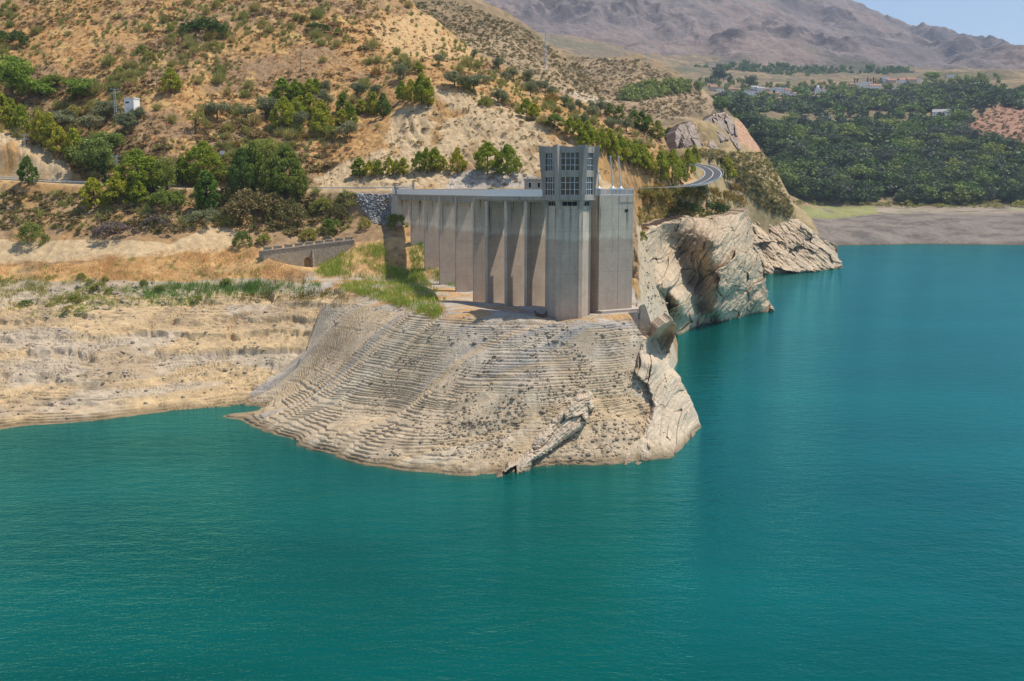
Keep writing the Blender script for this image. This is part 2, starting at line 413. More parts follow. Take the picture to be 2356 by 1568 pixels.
ctrl += [cT(1740, 340, 34), cT(1780, 380, 36), cT(1750, 430, 42), cT(1790, 480, 40), cT(1800, 540, 38)]
# sandy hill behind the bridge
ctrl += [cY(700, 410, 308), cY(900, 412, 304), cY(900, 350, 318), cY(1000, 400, 305), cY(1000, 300, 328), cY(1100, 402, 301), cY(1100, 250, 338), cY(990, 195, 350), cY(960, 240, 342), cY(1200, 300, 322), cY(1200, 400, 300), cY(1250, 282, 324), cY(1340, 333, 315), cY(1340, 400, 297), cY(1430, 395, 312), cY(850, 320, 330), cY(900, 260, 352)]
ctrl += [cY(1200, 255, 372), cY(1100, 205, 372), cY(1100, 175, 398), cY(1300, 305, 368), cY(1400, 345, 368), cY(1500, 392, 378), cY(1440, 330, 390), cY(1560, 340, 440), cY(1350, 280, 410), cY(1200, 210, 430), cY(950, 180, 372)]
# upper shoulder of the hill and its skyline
ctrl += [cY(910, 0, 500), cY(960, 28, 498), cY(1030, 70, 490), cY(1085, 115, 480), cY(1130, 148, 475), cY(1200, 180, 468), cY(1300, 220, 458), cY(1380, 248, 450), cY(1450, 274, 446), cY(1540, 312, 440), cY(1600, 352, 445)]
ctrl += [(a, Y * 1.13, e - .10) for a, Y, e in [cY(910, 0, 500), cY(960, 28, 498), cY(1030, 70, 490), cY(1085, 115, 480), cY(1200, 180, 468), cY(1300, 220, 458), cY(1380, 248, 450), cY(1450, 274, 446)]]
ctrl += [(a, Y * 1.35, e - .16) for a, Y, e in [cY(910, 0, 500), cY(1085, 115, 480), cY(1300, 220, 458), cY(1450, 274, 446)]]
ctrl += [cY(900, 100, 428), cY(1000, 120, 438), cY(850, 0, 462), cY(950, 60, 460), cY(900, -60, 520), cY(850, 180, 375)]
# slope beyond the bend of the road
ctrl += [cY(1690, 425, 460), cY(1720, 415, 500), cY(1780, 462, 590), cY(1760, 420, 590), cY(1770, 385, 650), cY(1650, 385, 500), cY(1600, 375, 500), cY(1570, 345, 540), cY(1620, 345, 560), cY(1680, 355, 580), cY(1725, 350, 640), cY(1560, 300, 610), cY(1620, 285, 640), cY(1670, 285, 660), cY(1720, 295, 690), cY(1770, 348, 705), cY(1745, 455, 560), cY(1690, 395, 510), cT(1600, 760, 60), cT(1700, 760, 60), cT(1800, 760, 40), cT(1830, 640, 34), cT(1800, 700, 40), cT(1900, 590, 18), cT(1860, 580, 26)]

Ys = np.concatenate([np.arange(140, 152, .4), np.arange(152, 200, .08), np.arange(200, 300, .34), np.arange(300, 480, .55), np.arange(480, 761, 1.2)])
hill = Terrain(ctrl, np.arange(-.63, .34, .00085), Ys)

ROAD = [at(-200, 404, 309), at(-100, 408, 306), at(20, 413, 303), at(190, 423, 299), at(400, 431, 297), at(600, 435, 298), at(750, 437, 298), at(900, 437, 293), at(1000, 436.5, 290), at(1200, 436, 290), at(1380, 435, 291), at(1480, 433, 300), at(1560, 430, 330), at(1604, 424, 362), at(1634, 410, 392), at(1640, 396, 415), at(1622, 384, 440), at(1590, 377, 462), at(1540, 372, 480)]
def smooth_path(P, n=8):
    out = []
    for i in range(len(P) - 1):
        p0 = P[max(i - 1, 0)]; p1 = P[i]; p2 = P[i + 1]; p3 = P[min(i + 2, len(P) - 1)]
        for k in range(n):
            t = k / n
            out.append(.5 * ((2 * p1) + (p2 - p0) * t + (2 * p0 - 5 * p1 + 4 * p2 - p3) * t * t + (3 * p1 - p0 - 3 * p2 + p3) * t ** 3))
    return out + [P[-1]]
RP = smooth_path(ROAD, 6)
RPa = np.array([tuple(p) for p in RP])
def path_dist(x, y, P):
    best = np.full(x.shape, 1e9); zz = np.zeros(x.shape)
    for i in range(len(P) - 1):
        a = P[i]; d = P[i + 1] - a; L2 = d[0] ** 2 + d[1] ** 2
        s = np.clip(((x - a[0]) * d[0] + (y - a[1]) * d[1]) / L2, 0, 1)
        q = np.hypot(x - a[0] - s * d[0], y - a[1] - s * d[1]); m = q < best
        best = np.where(m, q, best); zz = np.where(m, a[2] + s * d[2], zz)
    return best, zz

def flat_mask(poly, jit=12, s=3):
    return inpoly(U + J1 * jit, Vv + J2 * jit, poly)
X, Y, Z = hill.X, hill.Y, hill.Z
U, Vv = uv_of(X, Y, Z)
J1 = fbm(X / 9, Y / 9, 4, 11); J2 = fbm(X / 9 + 50, Y / 9, 4, 12)
# drawdown zone below the old bench: wave-cut steps
wet = sstep(21.2, 19.4, Z + .8 * J1) * (Vv > 560) * (Y < 262)
plateau = sstep(18.9, 19.8, Z) * sstep(24.5, 22, Z) * (U > 700) * (Y < 262) * (Y > 176)
prom = flat_mask([(500, 965), (600, 880), (705, 800), (740, 700), (900, 690), (1560, 730), (1650, 1010), (1400, 1120), (700, 1120)], 8) * (Y < 240)
rough = (1 - .92 * plateau) * (1 - .55 * wet)
up = sstep(44, 52, Z)
Z += rough * (1 - .55 * up) * (1 - .6 * prom) * (.9 * fbm(X / 11, Y / 11, 5, 1) + .35 * fbm(X / 2.2, Y / 2.2, 3, 5))
Z += up * (2.6 * (ridged(X / 26 + .5 * J1, Y / 60, 4, 21) - .5) + .8 * fbm(X / 8, Y / 8, 5, 23) + .45 * fbm(X / 1.7, Y / 1.7, 3, 25))
Z += plateau * .12 * fbm(X / 4, Y / 4, 4, 31)
sand = flat_mask([(690, 425), (760, 395), (880, 330), (900, 265), (960, 235), (1000, 200), (1100, 215), (1180, 245), (1330, 325), (1420, 400), (1460, 440), (1250, 433), (960, 430), (700, 432)], 14) * (Y < 362) * (Y > 296)
sandl = flat_mask([(-200, 290), (0, 300), (90, 335), (165, 400), (130, 412), (-200, 405)], 8) * (Y < 335) * (Y > 298)
# erosion runnels on the bare cuts
Z -= (sand + sandl) * 1.0 * ridged((X + .4 * Y) / 2.6 + J1, Y / 22, 3, 41)
wash = wet * (1 - prom)
gul = np.clip(ridged(X / 14 + .8 * J1, Y / 40, 3, 44) - .62, 0, 1)
Z -= wash * gul * 5 * sstep(0, 4, Z)
qb = .92 * Y - .38 * X; pb = .92 * X + .38 * Y
Z += wet * prom * (.35 * fbm(qb / 2.4, pb / 16, 4, 46) + 1.25 * (np.abs(2 * vnoise(qb / 7.5 + .25 * J1, pb / 70, 47) - 1) ** .8 - .5) + .5 * (np.abs(2 * vnoise(qb / 2.8 + .2 * J1, pb / 40, 48) - 1) - .5))        # the tilted rock beds
h = .42
sphase = Z / h + .45 * fbm(X / 9, Y / 9, 4, 51) + 1.5 * vnoise(Z / 1.4, X / 60, 52) + .8 * vnoise(Z / .55, X / 25, 55)
fr = sphase - np.floor(sphase)
stepz = .45 * ((np.floor(sphase) + sstep(.70, .98, fr)) - sphase) - .55 * np.exp(-((fr - .72) / .10) ** 2)
brk = np.clip(1.15 - 2.2 * np.abs(fbm(X / 7, Y / 7, 4, 53)), .05, 1) * np.clip(.95 + .9 * fbm(X / 3, Y / 3, 3, 54), .3, 1.3)
ph2 = Z / 3.1 + .5 * J1; f2_ = ph2 - np.floor(ph2)
Z += wash * 3.1 * .55 * (np.floor(ph2) + sstep(.72, .95, f2_) - ph2) * np.clip(.9 - 1.3 * np.abs(J2), 0, 1) * sstep(1, 3, Z)
lr = prom * sstep(900, 1060, U) * sstep(840, 960, Vv)
Z += wet * h * stepz * brk * (1 - .6 * lr * sstep(-.1, .25, fbm(X / 6, Y / 6, 3, 99))) * np.where(prom, 1.1, 1.25) * sstep(-1, .3, Z)
rub = sstep(.12, .5, fbm(X / 10, Y / 10, 4, 56))
Z += lr * .30 * fbm(X / 1.1, Y / 1.1, 4, 66)
Z += wet * rub * .30 * np.abs(fbm(X / .8, Y / .8, 3, 57))
rkz = flat_mask([(1462, 500), (1500, 505), (1600, 700), (1650, 780), (1480, 780), (1455, 640)], 6) * (Y < 345)
f1, f2, r1, r2, r3, ox, oy = voro(X / 4 + J1, Y / 4 + J2, 59)
Z += rkz * ((r3 - .5) * 3.4 + (r1 - .5) * ox * 4 - 1.4 * f1 ** 2 + 1.1 * fbm(X / 1.6, Y / 1.6, 4, 60))
# ditch in front of the old wall
WA, WB = at(606, 579, 259), at(815, 553, 272); wl_ = math.hypot(WB.x - WA.x, WB.y - WA.y); wx, wy = (WB.x - WA.x) / wl_, (WB.y - WA.y) / wl_
s_ = (X - WA.x) * wx + (Y - WA.y) * wy; d_ = (X - WA.x) * wy - (Y - WA.y) * wx
tz = WA.z + (WB.z - WA.z) * s_ / wl_; mm = (s_ > 0) & (s_ < wl_) & (d_ > -1.5) & (d_ < 14)
Z[:] = np.where(mm, np.minimum(Z, tz - 6.0 * np.sin(np.pi * np.clip(s_ / wl_, 0, 1)) ** .6 + .12 * np.clip(d_ - 2, 0, 20) ** 1.3 + .2 * fbm(X / 2, Y / 2, 3, 77)), Z)
cr3 = (Y > 455) & (Y < 720) & (X > 60)
Z += cr3 * (3.0 * (ridged(X / 22, Y / 34, 4, 78) - .5) + 1.2 * fbm(X / 6, Y / 6, 4, 79))
# road shelf
m = (Y > 270) & (Y < 500)
dist = np.full(Z.shape, 99.); rz = np.zeros(Z.shape)
dist[m], rz[m] = path_dist(X[m], Y[m], RPa)
k = sstep(9.5, 4.2, dist)
Z[:] = Z * (1 - k) + (rz - .12) * k
# coastline on the open-water side
COAST = [atz(1400, 1076, 0), atz(1480, 1064, 0), atz(1555, 1052, 0), atz(1602, 1008, 0), atz(1616, 989, 0), (34.6, 192), (33, 204), (37, 226), (45, 258), (50, 288), atz(1562, 762, 0), atz(1610, 747, 0), atz(1700, 731, 0), atz(1782, 717, 0), (98, 381), (94, 415), (103, 465), (124, 510), atz(1765, 626, 0), atz(1870, 621, 0), atz(1937, 613, 0), (203, 620), (196, 690), (190, 800)]
CO = np.array([(p[0], p[1]) for p in COAST])
poly = [tuple(p) for p in CO] + [(-400, 800), (-400, 140), tuple(atz(1400, 1200, 0)[:2])]
m = (X > 0) & (Y > 150)
xx, yy = X[m], Y[m]
dc = np.full(xx.shape, 1e9)
for i in range(len(CO) - 1):
    a_ = CO[i]; d_ = CO[i + 1] - a_; s_ = np.clip(((xx - a_[0]) * d_[0] + (yy - a_[1]) * d_[1]) / (d_ @ d_), 0, 1)
    dc = np.minimum(dc, np.hypot(xx - a_[0] - s_ * d_[0], yy - a_[1] - s_ * d_[1]))
ins = inpoly(xx, yy, poly)
dc = np.where(ins, dc, -dc)
inset = np.where(yy < 230, np.where(yy < 190.5, sstep(174, 182, yy) * 5.2, 1.2), np.where(yy < 300, 1.5, 6.5)); slope = np.where(yy < 180, 2.2, np.where(yy < 300, 3.0, 2.6))
nzv = 1.5 * fbm(xx / 9, yy / 9, 4, 58)
cap = np.where(dc > inset, (dc - inset) * slope + nzv * np.clip(dc - inset, 0, 1), (dc - inset) * 2)
far_off = (yy < 180) & (X[m] < 28)
Z[m] = np.where(far_off, Z[m], np.minimum(Z[m], np.maximum(cap, -9)))
# foot of the bridge piers stays on the ground: keep it as it comes
U, Vv = uv_of(X, Y, Z)

def lerp(a, b, f): f = np.asarray(f)[..., None]; return a * (1 - f) + np.asarray(b) * f
B1n = fbm(X / 6, Y / 6, 5, 61); B2n = fbm(X / 25, Y / 25, 4, 63); B3n = fbm(X / 1.5, Y / 1.5, 3, 65)
col = np.zeros(Z.shape + (3,)) + np.array((.42, .245, .10))
col = lerp(col, (.29, .19, .105), sstep(-.15, .35, B2n))
col = lerp(col, (.48, .31, .125), sstep(.1, .4, B1n))
col = lerp(col, (.17, .115, .06), .75 * sstep(.12, .42, B3n + .4 * B1n))
low = sstep(47, 43, Z)
col = lerp(col, (.34, .225, .13), .8 * low * sstep(-.2, .3, B1n))
top = flat_mask([(850, 60), (960, 20), (1090, 120), (1120, 150), (1000, 140), (900, 120)], 12) * (Y > 400)
col = lerp(col, (.52, .355, .18), .7 * top)
col = lerp(col, (.49, .365, .22), (.92 * np.clip(sand + sandl, 0, 1)) * sstep(-.6, -.1, B1n))
grey = flat_mask([(1040, 400), (1140, 375), (1240, 410), (1240, 432), (1020, 432)], 8) * (Y < 320)
col = lerp(col, (.42, .37, .32), .8 * grey)
# pale bank under the road
bank = flat_mask([(-200, 535), (60, 560), (250, 548), (400, 560), (480, 520), (560, 540), (520, 575), (300, 590), (120, 600), (-200, 625)], 12) * (Y < 300)
col = lerp(col, (.52, .385, .225), .85 * bank)
og = flat_mask([(-200, 622), (100, 605), (420, 580), (600, 570), (760, 560), (960, 545), (1000, 620), (900, 645), (720, 655), (520, 640), (330, 648), (-200, 640)], 12) * (Y < 300)
col = lerp(col, (.56, .35, .15), .85 * og * sstep(-.35, .25, B1n))
bench = flat_mask([(-200, 640), (330, 648), (540, 640), (740, 660), (960, 640), (1000, 730), (760, 690), (640, 690), (300, 712), (-200, 720)], 8) * (Y < 275)
col = lerp(col, (.40, .33, .24), .8 * bench)
col = lerp(col, (.36, .325, .27), .6 * bench * sstep(.1, .3, fbm(X / 12, Y / 5, 3, 67)))
# promontory plateau
col = lerp(col, (.385, .345, .295), plateau * .9)
col = lerp(col, (.46, .265, .11), plateau * .85 * sstep(.02, .22, fbm(X / 8, Y / 3.2, 4, 68)))
# drawdown zone
mud = np.zeros(Z.shape + (3,)) + np.array((.50, .36, .205))
mud = lerp(mud, (.42, .355, .28), .7 * sstep(.05, .25, fbm(X / 30, (Z * 3 + .06 * X) / 9, 3, 71)))
mud = lerp(mud, (.38, .275, .165), .7 * sstep(.1, .35, fbm(X / 9, Y / 9, 4, 72)))
pm = np.zeros(Z.shape + (3,)) + np.array((.455, .355, .24))
pm = lerp(pm, (.375, .33, .28), .7 * sstep(9, 17, Z + 6 * fbm(X / 12, Y / 12, 3, 73)) * sstep(960, 1100, U))
pm = lerp(pm, (.30, .285, .27), .65 * sstep(.12, .34, fbm((.92 * Y - .38 * X) / 5, (.92 * X + .38 * Y) / 40, 3, 75)))
pm = lerp(pm, (.46, .335, .19), .5 * sstep(.15, .34, fbm((.92 * Y - .38 * X) / 4 + 9, (.92 * X + .38 * Y) / 40, 3, 98)))
pm = lerp(pm, (.30, .225, .155), .7 * sstep(860, 760, U) * sstep(8, 12, Z))  # left flank browner, and darkened in the colour to stand for its shade
pm = lerp(pm, (.46, .39, .29), .7 * sstep(.22, .4, fbm((.92 * Y - .38 * X) / 3.5, (.92 * X + .38 * Y) / 24, 4, 74)))
pm = lerp(pm, (.29, .22, .15), .6 * sstep(.18, .42, fbm(X / 3, Y / 3, 4, 76)) * sstep(960, 1020, Vv))
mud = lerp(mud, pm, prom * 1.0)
mud = lerp(mud, (.21, .15, .085), .85 * sstep(1.5, .15, Z + .5 * B3n))
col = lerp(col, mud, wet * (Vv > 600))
# bare rocky ground between the intake and the cliffs
rk = flat_mask([(1465, 520), (1500, 520), (1560, 620), (1620, 760), (1480, 760)], 6) * (Y < 340)
col = lerp(col, (.50, .40, .28), .8 * rk)
col = lerp(col, (.47, .385, .285), .9 * (X > 22) * (Y < 262) * (Z < 19.6) * (Y > 176) * (U > 1440))
scr = (Y > 455) & (U > 1540)
col = lerp(col, (.36, .27, .15), .75 * scr)
col = lerp(col, (.22, .18, .09), .7 * scr * sstep(0, .3, fbm(X / 8, Y / 8, 4, 97)))
pk = flat_mask([(1690, 275), (1745, 285), (1772, 345), (1740, 352), (1700, 330)], 4) * (Y > 560)
col = lerp(col, (.46, .27, .18), .85 * pk)
gs = (dist < 5.6)
col = lerp(col, (.48, .36, .22), .6 * gs)
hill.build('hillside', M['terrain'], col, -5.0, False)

# road ribbon with painted lines
def ribbon(name, mat, off0, off1, dz, i0=0, i1=None, dash=None):
    P = RP[i0:i1]; mb = MB(); vs = []; fs = []
    for i, p in enumerate(P):
        d = (P[min(i + 1, len(P) - 1)] - P[max(i - 1, 0)]); n = Vector((d.y, -d.x, 0)).normalized()
        vs += [p + n * off0 + Vector((0, 0, dz)), p + n * off1 + Vector((0, 0, dz))]
    for i in range(len(P) - 1):
        if dash and i % 2: continue
        fs.append((2 * i, 2 * i + 1, 2 * i + 3, 2 * i + 2))
    me = bpy.data.meshes.new(name); me.from_pydata([tuple(v) for v in vs], [], fs); me.materials.append(mat)
    return link(name, me)
road = tag(ribbon('road', M['asphalt'], -3.7, 3.7, 0), kind='structure')
for nm, a, b in (('edge_line', -3.35, -3.15), ('edge_line', 3.15, 3.35), ('centre_line', -.1, .1)):
    o = ribbon(nm, M['paint'], a, b, .012); o.parent = road

# ---- valley floor, middle hills and far shore
vc = [cZ(u, v, 0) for u, v in ((1880, 566), (2000, 564), (2100, 562), (2230, 563), (2356, 564), (2560, 566))]
vc += [(a, Y * .9, (-8 - EYE) / (Y * .9)) for a, Y, e in list(vc)]
vc += [cY(*p) for p in ((1850, 540, 815), (1850, 505, 860), (2000, 510, 870), (2000, 535, 825), (2200, 505, 870), (2356, 510, 870), (2560, 510, 870), (1850, 478, 960), (2000, 480, 950), (2200, 480, 950), (2356, 478, 950), (1800, 470, 990), (2000, 468, 1000), (2356, 467, 1000), (2560, 467, 1000),
    (1760, 400, 1050), (2000, 400, 1085), (2200, 400, 1080), (2356, 400, 1065), (1740, 340, 1180), (1880, 335, 1210), (2000, 330, 1225), (2200, 320, 1230), (2000, 270, 1400), (1800, 260, 1450), (1700, 250, 1420), (1700, 222, 1700), (1850, 222, 1720), (2000, 215, 1750), (2150, 205, 1720), (2356, 215, 1500), (2300, 240, 1390), (2356, 262, 1290), (2356, 330, 1150), (2300, 300, 1200), (2560, 230, 1400), (2560, 330, 1150), (2250, 330, 1180), (2180, 290, 1300), (2160, 240, 1480),
    (1660, 210, 1830), (1720, 206, 1850), (1850, 204, 1880), (2000, 196, 1950), (2100, 184, 2000), (2160, 172, 1980), (2250, 172, 1900), (2356, 178, 1850), (2560, 180, 1850), (2250, 190, 1720), (2356, 193, 1650), (2300, 205, 1560),
    (1600, 175, 2300), (1650, 182, 2200), (1800, 186, 2250), (2000, 182, 2350), (2200, 180, 2350), (2560, 182, 2350), (1600, 150, 2700), (1800, 165, 2700), (2000, 168, 2700), (2356, 168, 2700))]
# third hill with the terraced groves
vc += [cY(*p) for p in ((1300, 118, 1180), (1340, 132, 1170), (1380, 141, 1165), (1430, 137, 1160), (1475, 133, 1150), (1510, 145, 1140), (1545, 162, 1130), (1580, 185, 1115), (1615, 208, 1100), (1640, 236, 1085), (1340, 170, 1090), (1500, 200, 1060), (1450, 240, 990), (1560, 240, 1010), (1550, 275, 900), (1400, 265, 920), (1630, 262, 960), (1400, 190, 1060), (1440, 300, 800), (1600, 300, 850), (1660, 330, 900), (1720, 420, 950))]
vc += [(a, Y * 1.12, e - .05) for a, Y, e in [cY(*p) for p in ((1300, 118, 1180), (1380, 141, 1165), (1475, 133, 1150), (1545, 162, 1130), (1615, 208, 1100))]]
vc += [cY(1690, 250, 1200), cY(1680, 290, 1080)]
# second ridge
rid = [(900, -40, 900), (960, -18, 880), (1000, 0, 860), (1050, 5, 850), (1100, 22, 840), (1150, 32, 830), (1200, 60, 820), (1250, 95, 805), (1290, 125, 795), (1320, 150, 785), (1350, 182, 775), (1372, 212, 765)]
vc += [cY(*p) for p in rid]
vc += [(a, Y * 1.14, e - .07) for a, Y, e in [cY(*p) for p in rid]]
vc += [cY(1000, 80, 720), cY(1100, 140, 680), cY(1200, 180, 685), cY(1250, 205, 690), cY(1320, 232, 700), cY(1372, 250, 700), cY(1390, 262, 740), cY(1200, 120, 750), cY(1290, 180, 740), cY(1000, 160, 620), cY(1200, 240, 620), cY(1350, 290, 620), cT(1700, 700, 10)] + [cT(u_, y_, -8) for u_ in (1760, 1850, 2000, 2200, 2400, 2650) for y_ in (630, 700, 750)]
Yv = np.exp(np.linspace(math.log(620), math.log(2900), 780))
val = Terrain(vc, np.arange(-.16, .66, .00105), Yv)
X, Y, Z = val.X, val.Y, val.Z
U, Vv = uv_of(X, Y, Z)
J1 = fbm(X / 40, Y / 40, 4, 81); J2 = fbm(X / 40 + 9, Y / 40, 4, 82)
H3 = [(800, -400), (1100, -60), (1290, 95), (1480, 122), (1560, 160), (1622, 205), (1648, 240), (1640, 262), (1596, 285), (1560, 330), (1560, 420), (800, 420)]
hl = flat_mask(H3, 5) * (Y < 1260)
Z += hl * (9 * (ridged(X / 90 + .3 * J1, Y / 200, 4, 83) - .5) + 2.5 * fbm(X / 18, Y / 18, 4, 84) + 1.0 * fbm(X / 4, Y / 4, 2, 85)) * .8
Z += (1 - hl) * sstep(3, 20, Z) * (2.5 * fbm(X / 60, Y / 60, 4, 86) + .8 * fbm(X / 9, Y / 9, 3, 87))
far_ = sstep(1650, 1900, Y) * (1 - hl)
Z += far_ * (16 * (ridged(X / 170, Y / 260, 4, 104) - .5) + 5 * fbm(X / 40, Y / 40, 4, 106))
redm = flat_mask([(2200, 330), (2230, 270), (2300, 240), (2450, 225), (2450, 360), (2300, 330), (2240, 345)], 10) * (Y > 1000) * (Y < 1480)
Z -= redm * 5 * ridged(X / 22, Y / 50, 3, 88)
Z += (1 - hl) * sstep(.2, 2, Z) * sstep(28, 16, Z) * (1.6 * ridged(X / 30, Y / 12, 4, 89) + .5 * fbm(X / 5, Y / 5, 3, 90))
U, Vv = uv_of(X, Y, Z)
B1n = fbm(X / 30, Y / 30, 5, 91); B2n = fbm(X / 120, Y / 120, 4, 92); B3n = fbm(X / 5, Y / 5, 3, 93)
col = np.zeros(Z.shape + (3,)) + np.array((.27, .19, .11))
col = lerp(col, (.21, .155, .095), sstep(-.1, .3, B1n))
col = lerp(col, (.13, .115, .06), .75 * sstep(.05, .35, B3n))
col = lerp(col, (.42, .30, .18), .6 * sstep(.15, .4, B2n + .5 * B1n))
pale = flat_mask([(1290, 205), (1350, 215), (1400, 232), (1380, 255), (1330, 250)], 6) * (Y < 790)
col = lerp(col, (.48, .38, .27), .8 * pale)
shd = flat_mask([(1405, 200), (1450, 150), (1468, 140), (1462, 152), (1428, 200), (1410, 215)], 4)
terr = hl * (np.abs(((Z + 2 * J1) / 9) % 1 - .5) > .42) * (Vv > 180) * (Y > 820)
col = lerp(col, (.42, .30, .18), .6 * terr)
hl = flat_mask(H3, 5) * (Y < 1260)
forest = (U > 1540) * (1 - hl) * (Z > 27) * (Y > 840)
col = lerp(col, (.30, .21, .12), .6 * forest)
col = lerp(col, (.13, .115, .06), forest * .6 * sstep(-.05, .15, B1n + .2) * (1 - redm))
col = lerp(col, (.17, .135, .085), .7 * sstep(1600, 1850, Y) * sstep(-.3, .15, B1n))
col = lerp(col, (.09, .10, .05), .6 * sstep(1600, 1850, Y) * sstep(0, .25, B2n + .5 * B3n))
col = lerp(col, (.34, .185, .12), .9 * redm)
shore = (U > 1640) * sstep(29, 26, Z + 1.5 * J1)
col = lerp(col, (.215, .18, .15), shore)
col = lerp(col, (.15, .135, .125), shore * .8 * sstep(0, .25, fbm(X / 60, Y / 18, 4, 94)) * sstep(24, 16, Z))
col = lerp(col, (.36, .29, .21), shore * .7 * sstep(21, 25, Z + 3 * J1))
col = lerp(col, (.12, .10, .085), shore * .7 * sstep(.1, .35, fbm(X / 22, Y / 7, 4, 95)))
col = lerp(col, (.22, .235, .09), shore * .6 * sstep(.05, .3, fbm(X / 30, Y / 20, 4, 96)) * sstep(20, 26, Z))
mead = flat_mask([(1815, 480), (1900, 472), (2010, 472), (2020, 492), (1960, 503), (1850, 505)], 10) * (Y < 1000)
col = lerp(col, (.25, .26, .085), .8 * mead * sstep(-.5, .1, B1n + .4 * B3n))
col = lerp(col, (.15, .10, .06), sstep(.9, .2, Z) * (U > 1640))
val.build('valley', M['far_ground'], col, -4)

# ---- mountain
mc = [cY(*p) for p in ((-300, -420, 5200), (0, -400, 5200), (1000, -330, 5200), (1400, -210, 5200), (1700, -80, 5200), (1890, 0, 5200), (1940, 22, 5150), (1985, 45, 5100), (2060, 72, 5050), (2120, 92, 5000), (2190, 108, 5000), (2232, 113, 5000), (2275, 124, 5000), (2310, 136, 4950), (2356, 143, 4950), (2480, 160, 4950), (2650, 185, 4900),
    (-300, 100, 2900), (600, 140, 2700), (1000, 150, 2700), (1300, 165, 2700), (1600, 160, 2650), (1800, 172, 2600), (2000, 178, 2600), (2200, 176, 2600), (2400, 172, 2650), (2650, 185, 2650),
    (1100, 60, 3200), (1300, 90, 3150), (1500, 100, 3100), (1700, 110, 3100), (1700, 160, 2700), (1300, 0, 3600), (1500, 0, 3700), (1700, 20, 3800), (1900, 100, 3350), (1850, 60, 3800), (2100, 130, 3500), (2300, 155, 3600), (2000, 80, 4200), (2200, 130, 4300), (1450, -80, 4300), (1900, 140, 2900), (2050, 120, 3700))]
mc += [(a, Y * 1.25, e - .06) for a, Y, e in mc[:17]]
Ym = np.exp(np.linspace(math.log(2450), math.log(6600), 560))
mou = Terrain(mc, np.arange(-.35, .72, .00125), Ym)
X, Y, Z = mou.X, mou.Y, mou.Z
J1 = fbm(X / 400, Y / 400, 4, 101)
amp = sstep(2450, 3000, Y)
Z += amp * (150 * (ridged(X / 620 + .45 * J1, Y / 1500 + .3 * J1, 6, 102) - .55) + 42 * fbm(X / 190, Y / 190, 6, 103) + 9 * fbm(X / 35, Y / 35, 3, 105))
crg = sstep(.08, .3, fbm(X / 330, Y / 500, 4, 107))
Z += amp * crg * 55 * (ridged(X / 110, Y / 160, 4, 108) - .3)
B1n = fbm(X / 160, Y / 160, 5, 111); B2n = fbm(X / 500, Y / 500, 4, 112); B3n = fbm(X / 30, Y / 30, 3, 113)
col = np.zeros(Z.shape + (3,)) + np.array((.20, .16, .145))
col = lerp(col, (.15, .125, .118), sstep(-.05, .3, B1n))
col = lerp(col, (.25, .18, .145), .6 * sstep(.12, .4, B2n + .4 * B3n))
col = lerp(col, (.07, .058, .055), .85 * crg * sstep(-.15, .2, B3n + .4 * B1n))
col = lerp(col, (.085, .085, .055), .85 * sstep(3100, 2700, Y) * sstep(-.3, .1, B1n))
mou.build('mountain', M['far_rock'], col)

# ---- the reservoir
def m_water():
    m, nt, b = newmat('reservoir_water'); p = coords(nt)
    n0 = noise(nt, p, .012, 3, .5, (1, 2.2, 1)); 
    c = mixc(nt, mrange(nt, n0, .35, .65, 0, 1), (.0, .056, .045), (.0, .086, .074))
    nt.links.new(c, b.inputs['Base Color'])
    b.inputs['Roughness'].default_value = .1; b.inputs['IOR'].default_value = 1.33; b.inputs['Specular IOR Level'].default_value = 0
    sh = N(nt, 'ShaderNodeAttribute', attribute_name='Col'); c = mixc(nt, sh.outputs['Fac'], c, (.06, .105, .06)); nt.links.new(c, b.inputs['Base Color'])
    w1 = noise(nt, p, .9, 3, .55, (1, 1.7, 1)); w2 = noise(nt, p, .22, 3, .5, (1, 2.0, 1)); w3 = noise(nt, p, .02, 3, .6)
    hgt = math_(nt, 'ADD', math_(nt, 'MULTIPLY', w1, .5), w2)
    hgt = math_(nt, 'MULTIPLY', hgt, mrange(nt, w3, .35, .65, .55, 1.2))
    w4 = noise(nt, p, 2.6, 2, .5, (1, 1.5, 1)); hgt = math_(nt, 'ADD', hgt, math_(nt, 'MULTIPLY', w4, .22))
    bump(nt, b, hgt, .6, .5)
    # sheen: dielectric reflection, tinted and weakened as through a polarising filter
    bn = [n for n in nt.nodes if n.type == 'BUMP'][0]
    gl = N(nt, 'ShaderNodeBsdfGlossy', Roughness=.05); gl.inputs['Color'].default_value = (.22, .84, 1, 1); fr = N(nt, 'ShaderNodeFresnel', IOR=1.33)
    nt.links.new(bn.outputs[0], gl.inputs['Normal']); nt.links.new(bn.outputs[0], fr.inputs['Normal'])
    mx = nt.nodes.new('ShaderNodeMixShader'); nt.links.new(math_(nt, 'MINIMUM', math_(nt, 'MULTIPLY', math_(nt, 'POWER', fr.outputs[0], 1.3), 2.1), .8), mx.inputs[0]); nt.links.new(b.outputs[0], mx.inputs[1]); nt.links.new(gl.outputs[0], mx.inputs[2])
    nt.links.new(mx.outputs[0], nt.nodes['Material Output'].inputs[0])
    return m
M['water'] = m_water()
tw = np.concatenate([np.linspace(-1.6, -.66, 12), np.arange(-.64, .46, .004), np.linspace(.48, 1.6, 24)])
yw = np.concatenate([np.linspace(20, 140, 14), np.arange(142, 260, 1.2), np.arange(262, 900, 6), np.linspace(920, 9000, 20)])
TT, YY = np.meshgrid(tw, yw); idx = np.arange(TT.size).reshape(TT.shape)
shal = np.where((YY > 141) & (YY < 700) & (TT < .338) & (TT > -.629), np.exp(np.clip(hill.z(TT * YY, YY), -30, 0) / .8), 0) * .6
